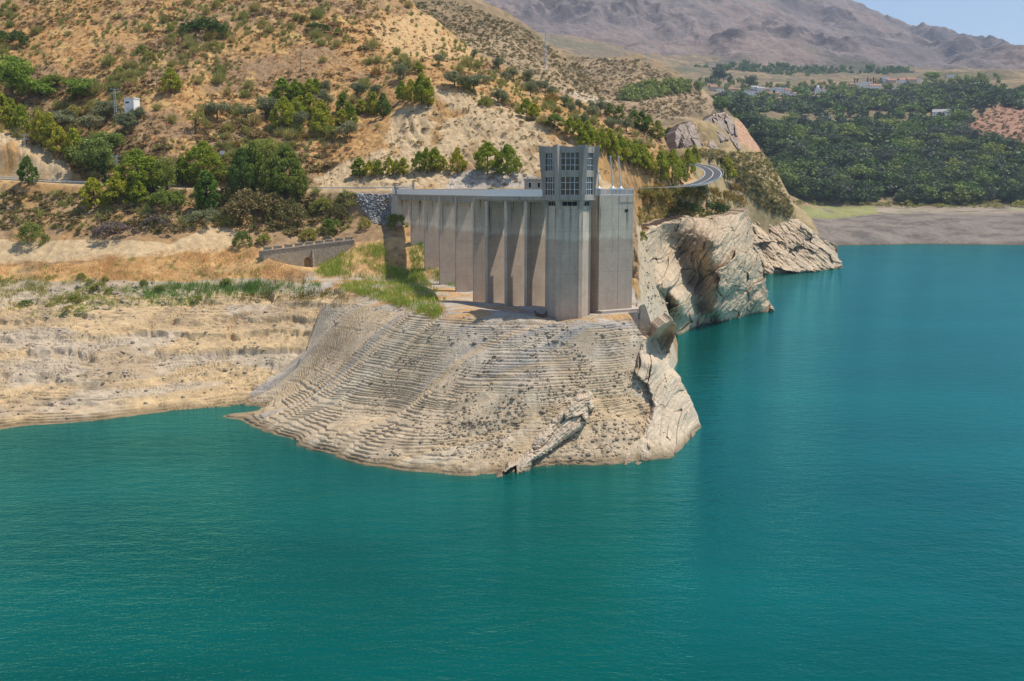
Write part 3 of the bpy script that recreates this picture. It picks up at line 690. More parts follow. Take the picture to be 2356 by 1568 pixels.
me = np_mesh('water', np.c_[(TT * YY).ravel(), YY.ravel(), np.zeros(TT.size)], np.stack([idx[:-1, :-1], idx[:-1, 1:], idx[1:, 1:], idx[1:, :-1]], -1).reshape(-1, 4), M['water'], False, None, np.repeat(shal.reshape(-1, 1), 3, 1))
tag(link('water', me), kind='structure')
# ------------------------------------------------------------------ rock faces modelled as relief with real depth
def relief(name, mat, outline, ctl, step=1.5, ang=-50, L=(9, 4), hh=1.6, crack=.9, fine=.5, rnd=3, back=14, seed=200, edge=10, kind='structure', over=None, ulim=9e9, bed=0):
    us = np.array([p[0] for p in outline]); vs = np.array([p[1] for p in outline])
    gu = np.arange(us.min() - step, us.max() + 2 * step, step); gv = np.arange(vs.min() - step, vs.max() + 2 * step, step)
    Ug, Vg = np.meshgrid(gu, gv)
    ju = 5 * fbm(Ug / 14, Vg / 14, 3, seed + 50); jv = 5 * fbm(Ug / 14, Vg / 14, 3, seed + 60)
    ins = inpoly(Ug + ju, Vg + jv, outline)
    P = np.array([(c[0] / 100, c[1] / 100) for c in ctl]); w = np.array([c[2] for c in ctl], float); n = len(P)
    ph = lambda a, b: -np.sqrt(((a[:, None] - b[None]) ** 2).sum(-1) + .08 ** 2)
    A = np.zeros((n + 3, n + 3)); A[:n, :n] = ph(P, P); A[:n, n] = 1; A[:n, n + 1:] = P; A[n:, :n] = A[:n, n:].T
    cf = np.linalg.solve(A, np.r_[w, 0, 0, 0])
    q = np.c_[Ug.ravel() / 100, Vg.ravel() / 100]
    D = (ph(q, P) @ cf[:n] + cf[n] + q @ cf[n + 1:]).reshape(Ug.shape)
    s = w.mean() / F
    a = R(ang); p0 = (Ug * math.cos(a) + Vg * math.sin(a)) * s; q0 = (-Ug * math.sin(a) + Vg * math.cos(a)) * s
    wx = fbm(p0 / 9, q0 / 9, 3, seed) * 3; wy = fbm(p0 / 9 + 30, q0 / 9, 3, seed + 7) * 3
    off = 0
    for k, (sc, am) in enumerate(((1, 1), (.45, .30), (.18, .10))):
        f1, f2, r1, r2, r3, ox, oy = voro((p0 + wx) / (L[0] * sc), (q0 + wy) / (L[1] * sc), seed + 10 * k)
        off = off + am * hh * ((r3 - .5) * 1.7 + (r1 - .5) * ox * 3.2 + (r2 - .5) * oy * 3.2 - .3 * f1 ** 2) - am * am * crack * sstep(.10, .0, f2 - f1)
    off = off + fine * (fbm(p0 / 3.5, q0 / 1.3, 4, seed + 90) + .3 * fbm(p0 / .7, q0 / .5, 3, seed + 95))
    off = off + bed * (ridged(q0 / (L[1] * .33) + .35 * wx, p0 / (L[0] * .9), 4, seed + 120) - .6) + .35 * bed * fbm(q0 / (L[1] * .08), p0 / (L[0] * .3), 3, seed + 125)
    # distance from the outline, in cells
    e = ins.astype(float); m = ins.copy(); dist = np.zeros(Ug.shape)
    for k in range(edge):
        dist += m
        mm = m.copy(); mm[1:] &= m[:-1]; mm[:-1] &= m[1:]; mm[:, 1:] &= m[:, :-1]; mm[:, :-1] &= m[:, 1:]; m = mm
    t = np.clip(dist / edge, 0, 1)
    if over is not None:
        hy = hill.hit(Ug.ravel(), Vg.ravel())[:, 1].reshape(Ug.shape)
        D = np.where(np.isnan(hy) | (Ug > ulim), D, np.minimum(D, hy - over) if over < 1.2 else hy - over)
    D = D - off * sstep(0, .6, t) + rnd * (1 - np.sqrt(np.clip(1 - (1 - t) ** 2, 0, 1)))
    tt, ee = ray(Ug, Vg)
    V = np.stack([tt * D, D, EYE + ee * D], -1).reshape(-1, 3)
    idx = np.arange(Ug.size).reshape(Ug.shape)
    f = np.stack([idx[:-1, :-1], idx[1:, :-1], idx[1:, 1:], idx[:-1, 1:]], -1)
    ok = ins[:-1, :-1] & ins[1:, :-1] & ins[1:, 1:] & ins[:-1, 1:]
    f = f[ok]
    ed = np.concatenate([f[:, [0, 1]], f[:, [1, 2]], f[:, [2, 3]], f[:, [3, 0]]])
    key = np.sort(ed, 1); k1 = key[:, 0].astype(np.int64) * Ug.size + key[:, 1]
    _, inv, cnt = np.unique(k1, return_inverse=True, return_counts=True)
    bd = ed[cnt[inv] == 1]
    nV = len(V); V2 = V + np.array([0, back, 0])
    side = np.stack([bd[:, 1], bd[:, 0], bd[:, 0] + nV, bd[:, 1] + nV], -1)
    V = np.concatenate([V, V2]); f = np.concatenate([f, side])
    used = np.zeros(len(V), bool); used[f.ravel()] = True; re = np.cumsum(used) - 1
    return tag(link(name, np_mesh(name, V[used], re[f], mat, False)), kind=kind)

# promontory's cliff: overhanging bed, tilted pale slab and the toe
relief('rock_headland', M['slab'], [(1428, 1084), (1446, 1042), (1482, 1000), (1505, 935), (1490, 885), (1462, 868), (1470, 820), (1478, 787), (1512, 757), (1546, 731), (1557, 745), (1556, 775), (1541, 805), (1544, 855), (1563, 868), (1593, 925), (1619, 988), (1603, 1010), (1559, 1056), (1480, 1074), (1432, 1084)],
       [(1440, 1074, 160.5), (1480, 1062, 163.5), (1555, 1051, 166.5), (1602, 1008, 179.5), (1617, 989, 185), (1590, 925, 186), (1561, 870, 186.5), (1505, 960, 172), (1475, 850, 178.5), (1540, 865, 185), (1505, 835, 181), (1480, 788, 183.5), (1512, 757, 183), (1546, 734, 184.5), (1555, 762, 188), (1548, 790, 190.5), (1538, 840, 190), (1512, 800, 192), (1500, 782, 190), (1540, 768, 192.5), (1530, 785, 193.5), (1535, 815, 193), (1540, 960, 176), (1575, 985, 178.5)],
       1.3, -62, (9, 3.6), .9, .2, .25, 1.2, 9, 210, 6, over=.6, ulim=1497, bed=.5)
relief('rock_ledge', M['slab'], [(1130, 1106), (1170, 1070), (1222, 1040), (1232, 1010), (1288, 955), (1330, 912), (1362, 903), (1366, 935), (1340, 985), (1300, 1012), (1262, 1040), (1228, 1062), (1222, 1086), (1180, 1098)],
       [(1140, 1104, 153.5), (1180, 1090, 156), (1222, 1040, 160.2), (1222, 1080, 158), (1232, 1010, 162), (1290, 955, 166.5), (1332, 912, 171), (1362, 905, 172), (1360, 940, 170.5), (1300, 1012, 163.5), (1340, 985, 167), (1260, 1025, 163)],
       1.3, -40, (7, 2.6), .9, .3, .25, 2.4, 6, 230, 8, over=2.2, bed=.5)
# the big cliff beyond the intake
relief('rock_cliff', M['cliff'], [(1466, 700), (1466, 620), (1474, 560), (1490, 525), (1530, 508), (1580, 498), (1630, 502), (1690, 494), (1722, 478), (1731, 520), (1735, 560), (1760, 605), (1766, 660), (1766, 690), (1783, 714), (1776, 728), (1700, 742), (1640, 752), (1600, 756), (1565, 778), (1530, 765), (1500, 735), (1480, 725)],
       [(1470, 700, 258), (1470, 640, 262), (1475, 560, 275), (1500, 518, 303), (1560, 503, 325), (1630, 503, 345), (1720, 482, 368), (1735, 560, 364), (1760, 620, 364), (1766, 690, 367), (1781, 716, 368), (1700, 732, 345), (1640, 740, 334), (1600, 747, 325), (1562, 768, 306), (1520, 740, 296), (1490, 705, 280),
        (1480, 590, 277), (1505, 635, 281), (1482, 700, 268), (1500, 662, 274), (1528, 664, 283), (1502, 690, 290), (1530, 692, 299), (1515, 716, 296), (1540, 714, 300), (1556, 690, 289), (1575, 722, 303), (1545, 740, 300), (1590, 742, 318), (1515, 600, 304), (1530, 560, 324), (1555, 600, 328), (1585, 650, 330), (1605, 705, 328), (1520, 530, 314), (1570, 540, 330), (1600, 600, 329), (1632, 545, 322), (1640, 600, 319), (1652, 660, 318), (1648, 715, 322),
        (1700, 560, 346), (1715, 640, 345), (1690, 690, 338), (1750, 690, 358), (1722, 520, 364), (1668, 530, 336), (1690, 620, 334)],
       1.3, -58, (15, 7), 3.5, .5, 1.0, 3.5, 25, 250, 7, bed=2.4)
relief('rock_bluff', M['cliff'], [(1700, 470), (1722, 447), (1740, 455), (1770, 478), (1802, 488), (1832, 505), (1862, 524), (1898, 552), (1926, 560), (1931, 590), (1941, 614), (1925, 620), (1870, 628), (1765, 636), (1700, 634)],
       [(1705, 470, 565), (1730, 450, 585), (1770, 478, 583), (1862, 524, 575), (1926, 560, 585), (1938, 613, 572), (1870, 622, 546), (1765, 628, 530), (1705, 628, 530), (1800, 560, 556), (1880, 580, 562), (1740, 540, 556), (1850, 590, 553)],
       1.3, 38, (20, 9), 3.8, .6, 1.1, 5, 30, 270, 7, bed=2.2)
# crags above the bend of the road
relief('rock_crag', M['crag'], [(1549, 350), (1552, 305), (1566, 287), (1590, 274), (1600, 285), (1612, 320), (1617, 350), (1600, 360), (1570, 352)],
       [(1552, 348, 560), (1560, 300, 575), (1590, 278, 590), (1612, 345, 566), (1580, 320, 566), (1600, 355, 556)], 1.2, 70, (16, 9), 3.5, .6, 1, 4, 30, 290, 6)
relief('rock_crag', M['crag'], [(1600, 330), (1598, 300), (1625, 272), (1648, 258), (1668, 260), (1688, 275), (1695, 300), (1700, 325), (1710, 342), (1690, 352), (1660, 345), (1630, 345)],
       [(1602, 330, 590), (1620, 275, 625), (1660, 260, 640), (1690, 285, 635), (1700, 340, 600), (1650, 340, 590), (1650, 300, 612)], 1.2, 60, (13, 6), 5, 1.2, 1.2, 4, 30, 300, 6)
# ------------------------------------------------------------------ the intake tower
TX, TY = 10.95, 194.2
def hexp(r, cx=0, cy=0, rot=0): return [(cx + r * math.cos(R(60 * k) + rot), cy + r * math.sin(R(60 * k) + rot)) for k in range(6)]
tower = empty('intake_tower', (TX, TY, 19.0), 0, 'six-sided concrete intake tower with a flared glazed control room on top', 'tower')
Z0 = 19.0
def zz(z): return z - Z0
MB().prism(hexp(4.2), 0, zz(41.75)).build('shaft', M['concrete'], tower)
for k in range(6):
    a = R(60 * k); m = MB()
    # rib running up the corner of the shaft and a tapering fin that carries the flared upper storeys
    er = (math.cos(a), math.sin(a)); et = (-er[1], er[0])
    m.obox((er[0] * 3.9 - et[0] * .42, er[1] * 3.9 - et[1] * .42), er, et, .42, .84, 0, zz(41.2))
    m.build('corner_rib', M['concrete'], tower)
    prof = [(3.7, 41.2), (4.33, 41.2), (4.95, 42.85), (5.88, 53.1), (3.7, 53.1)]
    f = MB(); th = .46
    vs = [(er[0] * r + et[0] * s * th * (1 if z < 43 else 1.0), er[1] * r + et[1] * s * th, zz(z)) for s in (-1, 1) for r, z in prof]
    f.add(vs, [(4, 3, 2, 1, 0), (5, 6, 7, 8, 9)] + [(i, (i + 1) % 5, (i + 1) % 5 + 5, i + 5) for i in range(5)])
    f.build('fin', M['concrete_dark'], tower, bevel=.02)
AP = 4.3; HW = AP / math.sqrt(3)          # apothem and half side of the glazed storeys
wall = MB()
def facep(k, x, d, z):
    a = R(60 * k + 30); n = Vector((math.cos(a), math.sin(a), 0)); r = Vector((-n.y, n.x, 0))
    p = r * x + n * d; return (p.x, p.y, zz(z))
def fbox(mb, k, x0, x1, d0, d1, z0, z1, zt=None):
    """box on face k; zt = (left, middle, right) heights of a bent top edge"""
    vs = [facep(k, x, d, z) for d in (d0, d1) for x, z in ((x0, z0), (x1, z0), (x1, z1), (x0, z1))]
    mb.add(vs, [(0, 1, 2, 3), (7, 6, 5, 4), (0, 4, 5, 1), (1, 5, 6, 2), (2, 6, 7, 3), (3, 7, 4, 0)])
WW = 1.72
ZL, ZU = (43.85, 47.25), (48.4, 51.75)
for k in range(6):
    o = AP + .12
    fbox(wall, k, -HW - .1, HW + .1, AP - .35, o, 42.85, ZL[0]); fbox(wall, k, -HW - .05, HW + .05, AP - .3, o - .05, ZL[1], ZU[0])
    for s in (-1, 1):
        vs = [facep(k, x, d, z) for d in (AP - .3, o) for x, z in ((-s * HW * 1.02, ZU[1]), (0, ZU[1]), (0, 52.8), (-s * HW * 1.02, 53.0))]
        wall.add(vs, [(0, 1, 2, 3), (7, 6, 5, 4), (0, 4, 5, 1), (1, 5, 6, 2), (2, 6, 7, 3), (3, 7, 4, 0)])
        for z0, z1 in (ZL, ZU): fbox(wall, k, s * WW if s > 0 else -HW, HW if s > 0 else -WW, AP - .28, o - .06, z0, z1)
        fbox(wall, k, s * 1.45 if s > 0 else -HW + .2, HW - .2 if s > 0 else -1.45, 3.45, 3.66, 41.72, 42.87)
wall.build('upper_wall', M['concrete_dark'], tower)
MB().prism(hexp(4.9), zz(52.15), zz(52.5)).build('roof', M['concrete_dark'], tower)
for a_, b_ in ((42.6, 42.86), (47.5, 47.9)): MB().prism(hexp(4.57), zz(a_), zz(b_)).build('floor_slab', M['concrete_dark'], tower)
MB().prism(hexp(2.2), zz(43.0), zz(52.0)).build('core', M['cream_wall'], tower)
for k in range(6):
    for lev, (z0, z1) in enumerate((ZL, ZU)):
        w = MB(); g = MB(); d = AP - .12
        H = z1 - z0; t = .034
        xs = [-WW + i * WW / 2 for i in range(5)]; zs = [z0, z0 + .31 * H, z0 + .69 * H, z1]
        for i, x in enumerate(xs):
            fbox(w, k, x - t * (1.5 if i in (1, 3) else 1), x + t * (1.5 if i in (1, 3) else 1), d - .06, d + .06, z0, z1)
        for i, z in enumerate(zs):
            for a, b in zip(xs[:-1], xs[1:]): fbox(w, k, a + t * 1.4, b - t * 1.4, d - .05, d + .05, z - (0 if i == 0 else t), z + (0 if i == 3 else t))
        wo = w.build('window', M['frame'], tower)
        fbox(g, k, -WW + .02, WW - .02, d - .015, d + .015, z0 + .02, z1 - .02); g.build('pane', M['glass'], wo)
        b = MB(); bd = d - .14
        if k == 4 and lev == 1:
            fbox(b, k, -WW + .1, WW * .45, bd - .02, bd, z1 - .95, z1 - .1); fbox(b, k, -.55, .78, bd - .02, bd, z0 + .75, z1 - 1.0)
        elif k == 4:
            fbox(b, k, -.1, .8, bd - .02, bd, z0 + 1.0, z1 - .5)
        elif k == 5:
            fbox(b, k, -WW + .1, WW - .35, bd - .02, bd, z0 + .1, z1 - .1)
        else:
            fbox(b, k, -WW + .1, -.1, bd - .02, bd, z0 + .5, z1 - .1)
        b.build('blind', M['curtain'] if k == 5 else M['blind'], wo)
        if k == 4 and lev == 0:
            q = MB()
            for x in (-1.35, -.5, .35):
                q = MB(); fbox(q, k, x - .28, x + .28, bd - .35, bd - .1, z0 + .1, z0 + .5)
                q.build('orange_cover', M['orange'], wo)
    lo = MB()
    for i in range(4): x = -1.4 + i * .933; fbox(lo, k, x - .035, x + .035, 3.5, 3.72, 41.78, 42.84)
    for z_ in (41.76, 42.79): fbox(lo, k, -1.44, 1.44, 3.51, 3.71, z_, z_ + .05)
    lo = lo.build('louvre_window', M['concrete_dark'], tower)
    q = MB(); fbox(q, k, -1.44, 1.44, 3.58, 3.64, 41.76, 42.85); q.build('dark_backing', M['dark'], lo)

# ------------------------------------------------------------------ the access bridge and its piers
FA = Vector((-.373, .928)); FR = Vector((.928, .373)); PW = 4.3
bridge = empty('access_bridge', (-8.5, 222, 20), 0, 'concrete bridge on tall slab piers running from the road to the intake tower', 'bridge')
BO = Vector((-8.5, 222, 20))
def B(x, y): return (x - BO.x, y - BO.y)
PA = [Vector((-8.5, 222)) + FA * 12.39 * i for i in range(5)]
bases = [19.6, 20.0, 20.6, 21.2, 31.0]
def grd(x, y): return float(hill.z(np.array([x]), np.array([y]))[0])
ST = M['concrete']
for i, p in enumerate(PA):
    q = p + FR * 0.0
    g = min(grd(*(p + FR * s)) for s in (0, 2, 4)) - 1.0
    m = MB(); m.obox(B(*p), FR, FA, PW, .75, g - BO.z, 42.05 - BO.z)
    m.obox(B(*(p + FR * .12)), FR, FA, PW - .24, .75, 42.05 - BO.z, 43.1 - BO.z)
    m.build('pier', ST, bridge)
ABP = Vector((-8.5, 222)) + FA * 12.39 * 5
# left edge girders, one per span, with a bottom flange
ends = [Vector((-8.5, 222)) + FA * -3.0] + PA + [ABP]
for i in range(1, 6):
    a, b = ends[i] + FA * .79, ends[i + 1] - FA * .04
    L = (b - a).length
    for s in (.28, PW - .6):
        m = MB(); m.obox(B(*(a + FR * s)), FA, FR, L, .32, 42.25 - BO.z, 43.1 - BO.z); m.obox(B(*(a + FR * (s - .12))), FA, FR, L, .56, 42.02 - BO.z, 42.24 - BO.z)
        m.build('girder', M['concrete_dark'], bridge)
# near part: three skewed bays that widen towards the intake block
NE = Vector((.76, -.65)); NF = Vector((.76, -.65)).normalized(); NR = Vector((.65, .76)).normalized()
PB = [Vector((-5.2, 212)), Vector((-1.04, 208.5)), Vector((3.1, 205)), Vector((7.3, 201.6)), Vector((11.6, 199.3))]
for i, p in enumerate(PB):
    g = grd(p.x, p.y) - 1.2; L = (7.5, 7.5, 7.5, 7.2, 6.0)[i]
    m = MB(); m.obox(B(*p), NR, -NF, L, .74, g - BO.z, 42.4 - BO.z); m.build('pier', ST, bridge)
# deck slab: plan outline of both parts
e0 = ABP + FA * 6; e1 = PA[0] - FA * .2
dk = MB()
dk.obox(B(*(e1)), FA, FR, (e0 - e1).length, PW + .1, 43.12 - BO.z, 43.52 - BO.z)
near = [B(*(e1 - FR * .02 - FA * .03)), B(-5.35, 211.9), B(3.0, 204.8), B(7.2, 200.6), B(17.0, 199.2), B(19.0, 203.0), B(12, 207.6), B(3.0, 213.2), B(*(e1 + FR * (PW + 1.5) - FA * .03))]
dk.prism(near, 42.72 - BO.z, 43.5 - BO.z)
dk.build('deck', M['concrete_dark'], bridge)
sd = MB(); sd.prism([B(-5.1, 212.2), B(3.1, 205.2), B(3.4, 205.5), B(-4.8, 212.5)], 42.38 - BO.z, 42.71 - BO.z); sd.prism([B(3.2, 205.1), B(8, 201), B(8.3, 201.3), B(3.5, 205.4)], 42.38 - BO.z, 42.71 - BO.z)
sd.build('girder', M['concrete_dark'], bridge)
# parapets
def parapet(P, z0, z1, th, mat, par, off=0, cap=True):
    m = MB()
    for a, b in zip(P[:-1], P[1:]):
        a = Vector(a); b = Vector(b); d = (b - a).normalized(); n = Vector((d.y, -d.x))
        m.obox((a.x - d.x * .01, a.y - d.y * .01), d, n, (b - a).length + .02, th, z0, z1)
    o = m.build('parapet', mat, par)
    if cap:
        c = MB()
        for a, b in zip(P[:-1], P[1:]):
            a = Vector(a); b = Vector(b); d = (b - a).normalized(); n = Vector((d.y, -d.x))
            c.obox((a.x - n.x * .06, a.y - n.y * .06), d, n, (b - a).length, th + .12, z1 + .002, z1 + .09)
        c.build('handrail', M['steel'], o)
    return o
L1 = [B(*(e0 - FR * .05)), B(*(e1 - FR * .05)), B(-5.4, 211.8), B(3.0, 204.7), B(6.6, 201.6)]
parapet(L1, 43.53 - BO.z, 44.86 - BO.z, -.12, M['white'], bridge)
R1 = [B(*(e0 + FR * (PW + .02))), B(*(e1 + FR * (PW + .02)))]
parapet(R1, 43.53 - BO.z, 44.75 - BO.z, .12, M['white'], bridge)
R2 = [B(*(e1 + FR * (PW + 1.4))), B(3.2, 213.0), B(12, 207.4), B(18.8, 202.9)]
parapet(R2, 43.53 - BO.z, 44.75 - BO.z, .12, M['white'], bridge)
# abutment with battered side
g = grd(ABP.x, ABP.y) - 3
m = MB()
ab = [Vector((ABP.x, ABP.y)) - FR * .3, Vector((ABP.x, ABP.y)) + FR * (PW + .6), Vector((ABP.x, ABP.y)) + FR * (PW + .6) + FA * 7, Vector((ABP.x, ABP.y)) - FR * .3 + FA * 7]
ab0 = [p - FR * (1.0 if i in (0, 3) else 0) - FA * (1.0 if i < 2 else 0) for i, p in enumerate(ab)]
m.prism([B(*p) for p in ab0], g - BO.z, 43.1 - BO.z, [B(*p) for p in ab]); m.build('abutment', ST, bridge)
p = ABP - FR * .35 + FA * 1.2
MB().obox(B(*p), FR, FA, .9, .9, 43.1 - BO.z, 45.35 - BO.z).obox(B(*(p - FR * .06 - FA * .06)), FR, FA, 1.02, 1.02, 45.352 - BO.z, 45.5 - BO.z).build('end_pillar', M['concrete_dark'], bridge)
# low plinth under the near bays
MB().prism([B(1.2, 203.8), B(8.6, 198.0), B(11, 200.5), B(4.8, 205.6)], 18.5 - BO.z, 21.0 - BO.z).build('plinth', M['concrete_slab'], bridge)
bridge.location = BO

# ------------------------------------------------------------------ the intake block beside the tower
blk = empty('intake_block', (17.2, 197, 19), 0, 'square concrete intake block with a railed roof beside the flared tower', 'concrete block')
BX = Vector((.87, .49)).normalized(); BY = Vector((-BX.y, BX.x)); bz = 19.0
m = MB(); m.obox((0, 0), BX, BY, 4.55, 6.2, 0, 43.72 - bz); m.obox((BX * 4.62).to_tuple(), BX, BY, 3.55, 6.2, 0, 43.72 - bz); m.obox((BX * 4.5 + BY * .3).to_tuple(), BX, BY, .2, 5.8, 0, 43.70 - bz)
m.build('body', M['concrete'], blk)
MB().obox((BX * 4.64 - BY * .07).to_tuple(), BX, BY, 3.56, .3, 42.4 - bz, 43.71 - bz).build('cap_beam', M['concrete'], blk)
MB().obox((-BX * .25 - BY * 1.5).to_tuple(), BX, BY, 10.9, 8.2, 0, 21.05 - bz).build('footing', M['concrete_slab'], blk, bevel=.04)
op = MB()
o0 = BX * 5.95 - BY * .02
op.obox(o0.to_tuple(), BX, BY, 1.0, .06, 40.32 - bz, 40.42 - bz); op.obox(o0.to_tuple(), BX, BY, 1.0, .06, 40.98 - bz, 41.08 - bz); op.obox(o0.to_tuple(), BX, BY, .1, .06, 40.42 - bz, 40.98 - bz); op.obox((o0 + BX * .9).to_tuple(), BX, BY, .1, .06, 40.42 - bz, 40.98 - bz)
op = op.build('opening', M['concrete_dark'], blk)
MB().obox((o0 + BX * .1 + BY * .008).to_tuple(), BX, BY, .8, .05, 40.42 - bz, 40.98 - bz).build('dark_backing', M['dark'], op)  # near-black sheet standing in for the shade inside the hole
rl = MB(); W_, D_ = 8.2, 6.2
cor = [Vector((0, 0)) + BX * .06 + BY * .06, BX * (W_ - .06) + BY * .06, BX * (W_ - .06) + BY * (D_ - .06), BX * .06 + BY * (D_ - .06)]
rail = MB(); bars = MB()
for a, b in ((0, 1), (1, 2), (2, 3), (3, 0)):
    p, q = cor[a], cor[b]; n = int((q - p).length / .16); d = (q - p).normalized()
    rail.bar((p.x, p.y, 44.95 - bz), (q.x, q.y, 44.95 - bz), .12, .09)
    rail.bar((p.x, p.y, 43.85 - bz), (q.x, q.y, 43.85 - bz), .06, .1)
    for i in range(n + 1):
        c = p.lerp(q, i / n); bars.bar((c.x, c.y, 43.73 - bz), (c.x, c.y, 44.9 - bz), .1 if i % 9 == 0 else .055, .05)
rail = rail.build('railing', M['white'], blk); bars.build('baluster', M['steel'], rail)['kind'] = 'stuff'
for i, (u_, ydist, ht, lab) in enumerate(((1378, 199.2, 5.9, 'grey steel vent pipe half hidden behind the edge of the control room'), (1409.5, 200.6, 6.15, 'middle one of the three grey steel vent pipes on the intake block'), (1428, 201.4, 6.15, 'grey steel vent pipe nearest the outer edge of the intake block roof'))):
    t_, _ = ray(u_, HV); v = empty('vent_pipe', (float(t_) * ydist, ydist, 43.74), 0, lab, 'vent pipe', 'vent pipes on the intake block')
    MB().lathe([(.4, 0), (.4, 1.15), (.75, 1.2), (.68, 1.36), (.34, 1.55), (.18, 1.78)], 20).build('base', M['steel'], v)
    MB().tube((0, 0, 1.75), (-.52, 0, 1.25 + ht), .14, .12, 14).build('pipe', M['steel'], v)
    MB().tube((-.5, 0, 1.2 + ht), (-.54, 0, 1.62 + ht), .19, .19, 14).build('cap', M['steel'], v)

# ------------------------------------------------------------------ small things round the bridge
h = empty('gate_hut', tuple(at(1229, 435, 282)[:2]) + (44.3,), 0, 'small flat-roofed grey concrete hut half behind the tower at the bridge head', 'hut')
hx0, hx1 = -2.7, 5.5
m = MB(); m.box(hx0, hx1, 0, 4.5, -.6, 3.0); m.build('wall', M['concrete_dark'], h)
MB().box(hx0 - .25, hx1 + .25, -.3, 4.8, 3.003, 3.5).build('roof', M['concrete_dark'], h)
for x in (-1.2, 1.3, 3.6):
    f = MB(); f.box(x - .45, x + .45, -.05, .0, .9, 1.0); f.box(x - .45, x + .45, -.05, 0, 2.4, 2.5); f.box(x - .45, x - .38, -.05, 0, 1, 2.4); f.box(x + .38, x + .45, -.05, 0, 1, 2.4)
    f = f.build('window', M['frame'], h); MB().box(x - .38, x + .38, -.02, -.004, 1, 2.4).build('pane', M['dark'], f)
gt = empty('mesh_gate', tuple(at(930, 435, 287)[:2]) + (44.0,), R(8), 'wire mesh gate hung between two concrete pillars at the road end of the bridge', 'gate')
for x in (-2.6, 2.6): MB().box(x - .3, x + .3, -.3, .3, 0, 2.6).box(x - .36, x + .36, -.36, .36, 2.602, 2.75).build('pillar', M['concrete_dark'], gt)
m = MB()
for x in np.linspace(-2.2, 2.2, 23): m.bar((x, 0, .15), (x, 0, 2.15), .022)
for z in np.linspace(.15, 2.15, 11): m.bar((-2.25, 0, z), (2.25, 0, z), .022)
for x in (-2.25, 0, 2.25): m.bar((x, 0, .1), (x, 0, 2.2), .07)
m.build('mesh_leaf', M['steel'], gt)

def guard_rail(P, label, group='guard rails along the road', wood=False):
    o = empty('guard_rail', tuple(P[0]), 0, label, 'guard rail', group); b = P[0]
    m = MB()
    for p, q in zip(P[:-1], P[1:]):
        for dz in (.5, .68): m.bar(p - b + Vector((0, 0, dz)), q - b + Vector((0, 0, dz)), .07, .15)
    m.build('beam', M['steel'], o)
    for p, q in zip(P[:-1], P[1:]):
        MB().bar(p - b + Vector((0, .08, -.3)), p - b + Vector((0, .08, .75)), .12).build('post', M['steel'], o)
def offset_path(i0, i1, off, st=1):
    out = []
    for i in range(i0, i1, st):
        d = (RP[i + 1] - RP[i - 1]); n = Vector((d.y, -d.x, 0)).normalized(); out.append(RP[i] + n * off)
    return out
guard_rail(offset_path(12, 24, 4.1), 'grey steel guard rail along the road edge above the left bank')
guard_rail(offset_path(32, 47, 4.1), 'dark guard rail running from the big dark pines to the bridge abutment')
guard_rail(offset_path(72, 100, 4.15), 'guard rail around the outside of the road bend')

# old masonry wall with an arched culvert and stone blocks on top
wa = at(606, 579, 259); wb = at(815, 553, 272)
mw = empty('masonry_wall', (wa.x, wa.y, 20), math.atan2(wb.y - wa.y, wb.x - wa.x), 'old rubble stone wall with an arched culvert and low parapet blocks', 'stone wall')
WL = math.hypot(wb.x - wa.x, wb.y - wa.y); za, zb = wa.z - 20, wb.z - 20
xa = WL * .47; ar = .95; zc = 6.1
m = MB()
def wtop(x): return za + (zb - za) * x / WL
def wseg(x0, x1, z0, z1a, z1b): m.add([(x0, y, z) for y, z in ((0, z0), (0, z1a), (4, z1a), (4, z0))] + [(x1, y, z) for y, z in ((0, z0), (0, z1b), (4, z1b), (4, z0))], [(0, 1, 2, 3), (7, 6, 5, 4), (0, 4, 5, 1), (1, 5, 6, 2), (2, 6, 7, 3), (3, 7, 4, 0)])
wseg(0, xa - ar, 0, wtop(0), wtop(xa - ar)); wseg(xa + ar, WL, 0, wtop(xa + ar), wtop(WL))
nA = 10
for i in range(nA):
    t0, t1 = math.pi * (1 - i / nA), math.pi * (1 - (i + 1) / nA)
    x0, x1 = xa + ar * math.cos(t0), xa + ar * math.cos(t1); b0, b1 = zc + ar * math.sin(t0), zc + ar * math.sin(t1)
    m.add([(x0, 0, b0), (x0, 0, wtop(x0)), (x0, 4, wtop(x0)), (x0, 4, b0), (x1, 0, b1), (x1, 0, wtop(x1)), (x1, 4, wtop(x1)), (x1, 4, b1)], [(0, 1, 2, 3), (7, 6, 5, 4), (0, 4, 5, 1), (1, 5, 6, 2), (2, 6, 7, 3), (3, 7, 4, 0)])
m.build('wall', M['masonry'], mw)
MB().box(xa - ar, xa + ar, 3.2, 3.9, 0, zc + ar + .3).build('culvert_back', M['dark'], mw)
MB().prism([(xa + ar + .1, -1.3), (xa + ar + 1.0, -1.3), (xa + ar + 1.0, -.004), (xa + ar + .1, -.004)], 0, wtop(xa) - .9, [(xa + ar + .3, -.3), (xa + ar + .8, -.3), (xa + ar + .8, -.004), (xa + ar + .3, -.004)]).build('buttress', M['masonry'], mw)
m = MB(); m.add([(-.1, -.18, za + .004), (WL + .1, -.18, zb + .004), (WL + .1, .9, zb + .004), (-.1, .9, za + .004), (-.1, -.18, za + .24), (WL + .1, -.18, zb + .24), (WL + .1, .9, zb + .24), (-.1, .9, za + .24)], [(3, 2, 1, 0), (4, 5, 6, 7), (0, 1, 5, 4), (1, 2, 6, 5), (2, 3, 7, 6), (3, 0, 4, 7)])
m.build('coping', M['concrete_slab'], mw)
for i in range(9):
    x = 1.2 + i * (WL - 2.6) / 8; zt = wtop(x) + .26; l = 1.0
    MB().box(x - l, x + l, 0, .6, zt - .15, zt + .62).box(x - l - .08, x + l + .08, -.08, .68, zt + .623, zt + .8).build('parapet_block', M['masonry'], mw)

